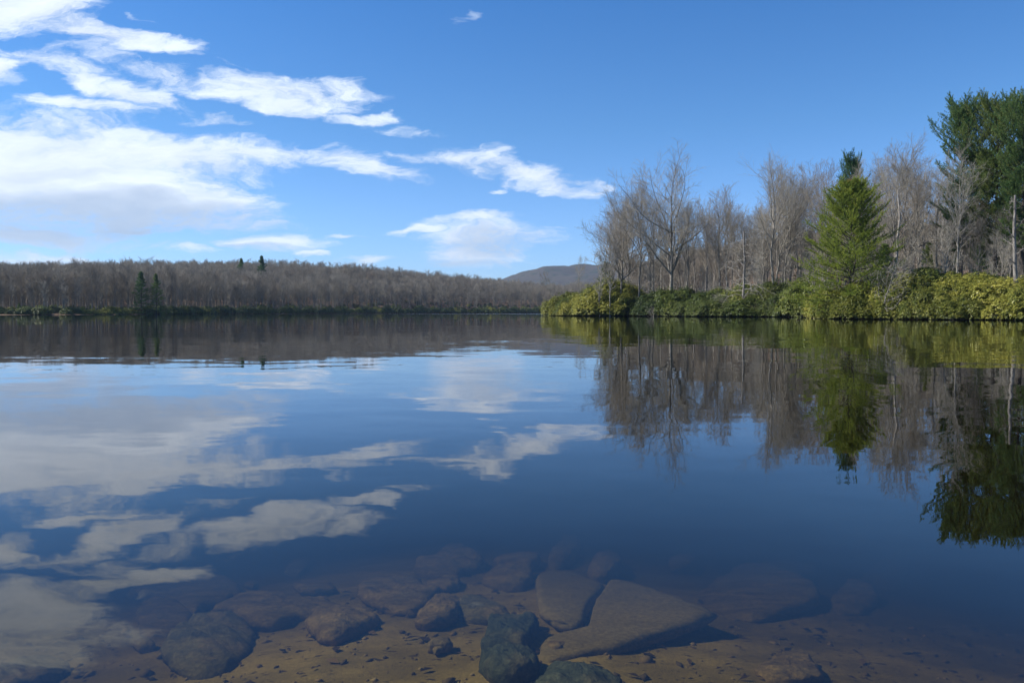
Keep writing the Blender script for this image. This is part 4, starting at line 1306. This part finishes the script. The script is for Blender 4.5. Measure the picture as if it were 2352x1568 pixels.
def stone(outline, th, mat, dome, label, seed, rough=0.010):
    rng = np.random.RandomState(seed)
    th *= 0.52
    pts = np.array([to_bed(a_, b_, th * 0.6) for a_, b_ in outline])
    c = pts.mean(0)
    rel = pts - c
    # make it counter-clockwise and round the outline a little
    if (rel[:, 0] * np.roll(rel[:, 1], -1) - np.roll(rel[:, 0], -1) * rel[:, 1]).sum() < 0:
        rel = rel[::-1]
    n = len(rel)
    M = 64
    seg = np.linalg.norm(np.roll(rel, -1, 0) - rel, axis=1)
    cum = np.concatenate([[0], np.cumsum(seg)])
    q = np.linspace(0, cum[-1], M, endpoint=False)
    cl = np.vstack([rel, rel[:1]])
    ring = np.stack([np.interp(q, cum, cl[:, 0]), np.interp(q, cum, cl[:, 1])], -1)
    for _ in range(2):
        ring = 0.25 * np.roll(ring, 1, 0) + 0.5 * ring + 0.25 * np.roll(ring, -1, 0)
    size = math.sqrt(abs((ring[:, 0] * np.roll(ring[:, 1], -1) - np.roll(ring[:, 0], -1) * ring[:, 1]).sum() / 2))
    # rings: underside edge, bulge, shoulder, then rings towards the centre
    levels = [(0.96, -0.55 * th), (1.0, -0.15 * th), (0.995, 0.10 * th), (0.97, 0.32 * th), (0.93, 0.50 * th)]
    K = 13
    for k in range(1, K + 1):
        f = 1 - k / (K + 0.6)
        levels.append((0.90 * f, th * (0.60 + 0.10 * (1 - f) + dome * 0.45 * (1 - f * f))))
    V = []
    tilt = rng.normal(0, 0.05, 2)
    for li, (f, z) in enumerate(levels):
        r2 = ring * f
        X = r2[:, 0]; Y = r2[:, 1]
        Zn = fbm((X + c[0]) / size * 4 + seed, (Y + c[1]) / size * 6, 5, seed) * th * 0.75
        strat = fbm((X * 0.6 + Y * 0.8) / size * 14 + seed, (X * 0.8 - Y * 0.6) / size * 2.2, 3, seed + 3) * th * (0.75 if mat is not M_SLAB else 0.08)
        wn = fbm(X / size * 9 + 5, Y / size * 9 + z / th * 3, 4, seed + 7)
        if mat is M_SLAB:
            Zn *= 0.35
        zz = z + (Zn + strat) * (1.0 if li > 2 else 0.3) + (X * tilt[0] + Y * tilt[1])
        k_ = 1 + wn * 0.16
        V.append(np.stack([X * k_, Y * k_, zz], -1))
    V = np.vstack(V)
    nl = len(levels)
    i = np.arange(nl - 1)[:, None]; j = np.arange(M)[None]
    qd = np.stack([i * M + j, i * M + (j + 1) % M, (i + 1) * M + (j + 1) % M, (i + 1) * M + j], -1).reshape(-1, 4)
    top = len(V)
    V = np.vstack([V, [[0, 0, V[-M:, 2].mean()]], [[0, 0, -0.55 * th]]])
    jj = np.arange(M)
    tr = np.vstack([np.stack([np.full(M, top), (nl - 1) * M + jj, (nl - 1) * M + (jj + 1) % M], -1),
                    np.stack([np.full(M, top + 1), (jj + 1) % M, jj], -1)])
    o = link('stone', mesh_np('stone', V, qd, tr, smooth=True, mats=[mat]), loc=(c[0], c[1], -float(near_depth(c[0], c[1]))))
    # lie along the sloping bed
    o.rotation_euler = (-math.atan(0.135 + 0.04 * max(c[1] - 3.5, 0)), 0, 0)
    tag(o, label, 'stone', 'stones on the lake bed')
    return o


rg = np.random.RandomState(55)
for i in range(34):
    cx, cy = rg.uniform(150, 2050), rg.uniform(1215, 1480)
    if any(abs(fz(*np.mean(ol, axis=0))[0] - cx) < 85 and abs(fz(*np.mean(ol, axis=0))[1] - cy) < 28 for fz, ol, *_ in STONES): continue
    sc_ = (cy - 1100) / 300
    w_, h_ = rg.uniform(14, 42) * sc_ ** 0.5, rg.uniform(5, 12) * sc_
    an = np.sort(rg.uniform(0, 6.283, 9)); tl = rg.uniform(-0.3, 0.1)
    o_ = [(cx + w_ * math.cos(q), cy + h_ * math.sin(q) + tl * w_ * math.cos(q)) for q in an]
    if max(np.diff(an)) > 2.2: continue
    stone(o_, rg.uniform(0.03, 0.06), [M_ROCKB, M_ROCKB, M_SLAB][rg.randint(3)], 0.6, 'small dim stone among alike between the larger stones under water', 300 + i)
for i, (fz, ol, th, mt, dome, lab) in enumerate(STONES):
    stone([fz(*q) for q in ol], th, MR[mt], dome, lab, 100 + i)


# loose gravel, twigs and leaves on the bed: nobody could count them
def gravel():
    rng = np.random.RandomState(77)
    n = 1900
    y = rng.uniform(1.5, 4.2, n); x = rng.uniform(-0.75, 0.75, n) * y
    s = rng.gamma(1.6, 0.003, n) + 0.0015
    base = np.array([(1, 0, 0), (0, 1, 0), (-1, 0, 0), (0, -1, 0), (0, 0, 1), (0, 0, -1)], float)
    f = np.array([(0, 1, 4), (1, 2, 4), (2, 3, 4), (3, 0, 4), (1, 0, 5), (2, 1, 5), (3, 2, 5), (0, 3, 5)])
    a = rng.uniform(0, 6.28, n); el = rng.uniform(0.8, 2.2, n)
    V = base[None].repeat(n, 0) * rng.uniform(0.7, 1.3, (n, 6, 1))
    V[:, :, 0] *= el[:, None]; V[:, :, 2] *= 0.6
    ca, sa = np.cos(a)[:, None], np.sin(a)[:, None]
    X = V[:, :, 0] * ca - V[:, :, 1] * sa; Y = V[:, :, 0] * sa + V[:, :, 1] * ca
    V = np.stack([X, Y, V[:, :, 2]], -1) * s[:, None, None]
    z = height(x, y)
    V += np.stack([x, y, z + s * 0.2], -1)[:, None, :]
    q = (np.arange(n)[:, None, None] * 6 + f[None]).reshape(-1, 3)
    m, t, b = material('lake gravel')
    g_ = t.node('ShaderNodeNewGeometry').outputs['Random Per Island']
    t.put(b.inputs['Base Color'], t.ramp(g_, [(0.0, (0.06, 0.05, 0.04)), (0.45, (0.16, 0.12, 0.08)), (0.8, (0.34, 0.25, 0.14)), (1.0, (0.5, 0.4, 0.24))]))
    b.inputs['Roughness'].default_value = 0.9
    o = link('gravel', mesh_np('gravel', V.reshape(-1, 3), None, q, mats=[m]))
    tag(o, 'loose gravel and debris on the sandy lake bed', 'gravel', kind='stuff')


gravel()


def sunken_leaves():
    rng = np.random.RandomState(78)
    n = 420
    y = rng.uniform(1.5, 4.2, n); x = rng.uniform(-0.75, 0.75, n) * y
    L = rng.uniform(0.012, 0.035, n); W = L * rng.uniform(0.15, 0.6, n); a = rng.uniform(0, 6.28, n)
    c, s_ = np.cos(a), np.sin(a)
    z = height(x, y) + 0.006
    k = [(-1, 0, 0), (0, -1, 0.004), (1, 0, 0.001), (0, 1, 0.005)]
    V = np.stack([np.stack([x + p_ * L * c - q_ * W * s_, y + p_ * L * s_ + q_ * W * c, z + h_ + rng.uniform(0, 0.004, n)], -1) for p_, q_, h_ in k], 1)
    m, t, b = material('sunken leaves')
    g_ = t.node('ShaderNodeNewGeometry').outputs['Random Per Island']
    t.put(b.inputs['Base Color'], t.ramp(g_, [(0.0, (0.03, 0.022, 0.015)), (0.6, (0.08, 0.05, 0.03)), (1.0, (0.30, 0.20, 0.09))]))
    o = link('sunken_leaves', mesh_np('sunken_leaves', V.reshape(-1, 3), np.arange(n * 4).reshape(-1, 4), mats=[m]))
    tag(o, 'dark sunken leaves and bark scraps on the lake bed', 'leaves', kind='stuff')


sunken_leaves()

# fallen sticks at the waterline of the peninsula
rng = np.random.RandomState(91)
st_ = []
for q in range(3):
    P_, Q_ = trunk_line(rng, 3.0, 0.05, N=8, wob=0.06, tip=0.3)
    a1, b1 = grow(rng, P_, Q_, 6, 0.3, 0.95, 0.8, lambda t, L: L * 0.4, 5, 0.15, 0.0, 0.6, 0.012)
    st_.append(mesh_np('fallen_branch', *merge([tubes(P_, Q_, 5), tubes(a1, b1, 3)]), smooth=True, mats=[M_DEAD]))
for i, xd in enumerate([1310, 1372, 1440, 1462, 1476, 1515, 1590, 1668, 1742, 1815, 1858, 1880, 1915, 1985, 2060, 2128, 2190, 2262, 2320]):
    Ds = np.interp(xd, [1268, 1300, 1360, 1430, 1480, 1540, 1620, 1700, 1780, 1850, 1876, 1890, 1950, 2040, 2150, 2250, 2352, 2500],
                   [190, 182, 176, 172, 168, 160, 152, 148, 144, 139, 126, 109, 100, 97, 93, 90, 86, 80])
    x, y = at(xd, Ds + 0.4)
    o = link('fallen_branch', st_[i % 3], loc=(x, y, 0.12), rot=(R(rng.uniform(62, 96)), 0, rng.uniform(-1.9, 1.9)), scale=(rng.uniform(0.5, 1.1),) * 3)
    tag(o, 'pale fallen branch among alike at the waterline below the peninsula shrubs', 'branch', 'fallen branches at the peninsula waterline')

# ------------------------------------------------------------------ air
def haze():
    m, t, b = material('air')
    t.n.remove(b)
    v = t.node('ShaderNodeVolumePrincipled')
    v.inputs['Color'].default_value = (0.50, 0.72, 1.0, 1)
    v.inputs['Density'].default_value = 0.00008
    v.inputs['Anisotropy'].default_value = 0.2
    t.l.new(v.outputs[0], t.n['Material Output'].inputs['Volume'])
    x0, x1, y0, y1, z0, z1 = -5400, 5400, -5400, 5400, -8.0, 260
    V = [(x0, y0, z0), (x1, y0, z0), (x1, y1, z0), (x0, y1, z0), (x0, y0, z1), (x1, y0, z1), (x1, y1, z1), (x0, y1, z1)]
    q = [(3, 2, 1, 0), (4, 5, 6, 7), (0, 1, 5, 4), (1, 2, 6, 5), (2, 3, 7, 6), (3, 0, 4, 7)]
    o = link('haze', mesh_np('haze', V, q, mats=[m]))
    tag(o, 'thin blue haze between the lake and the distant mountain', 'haze', kind='stuff')


haze()
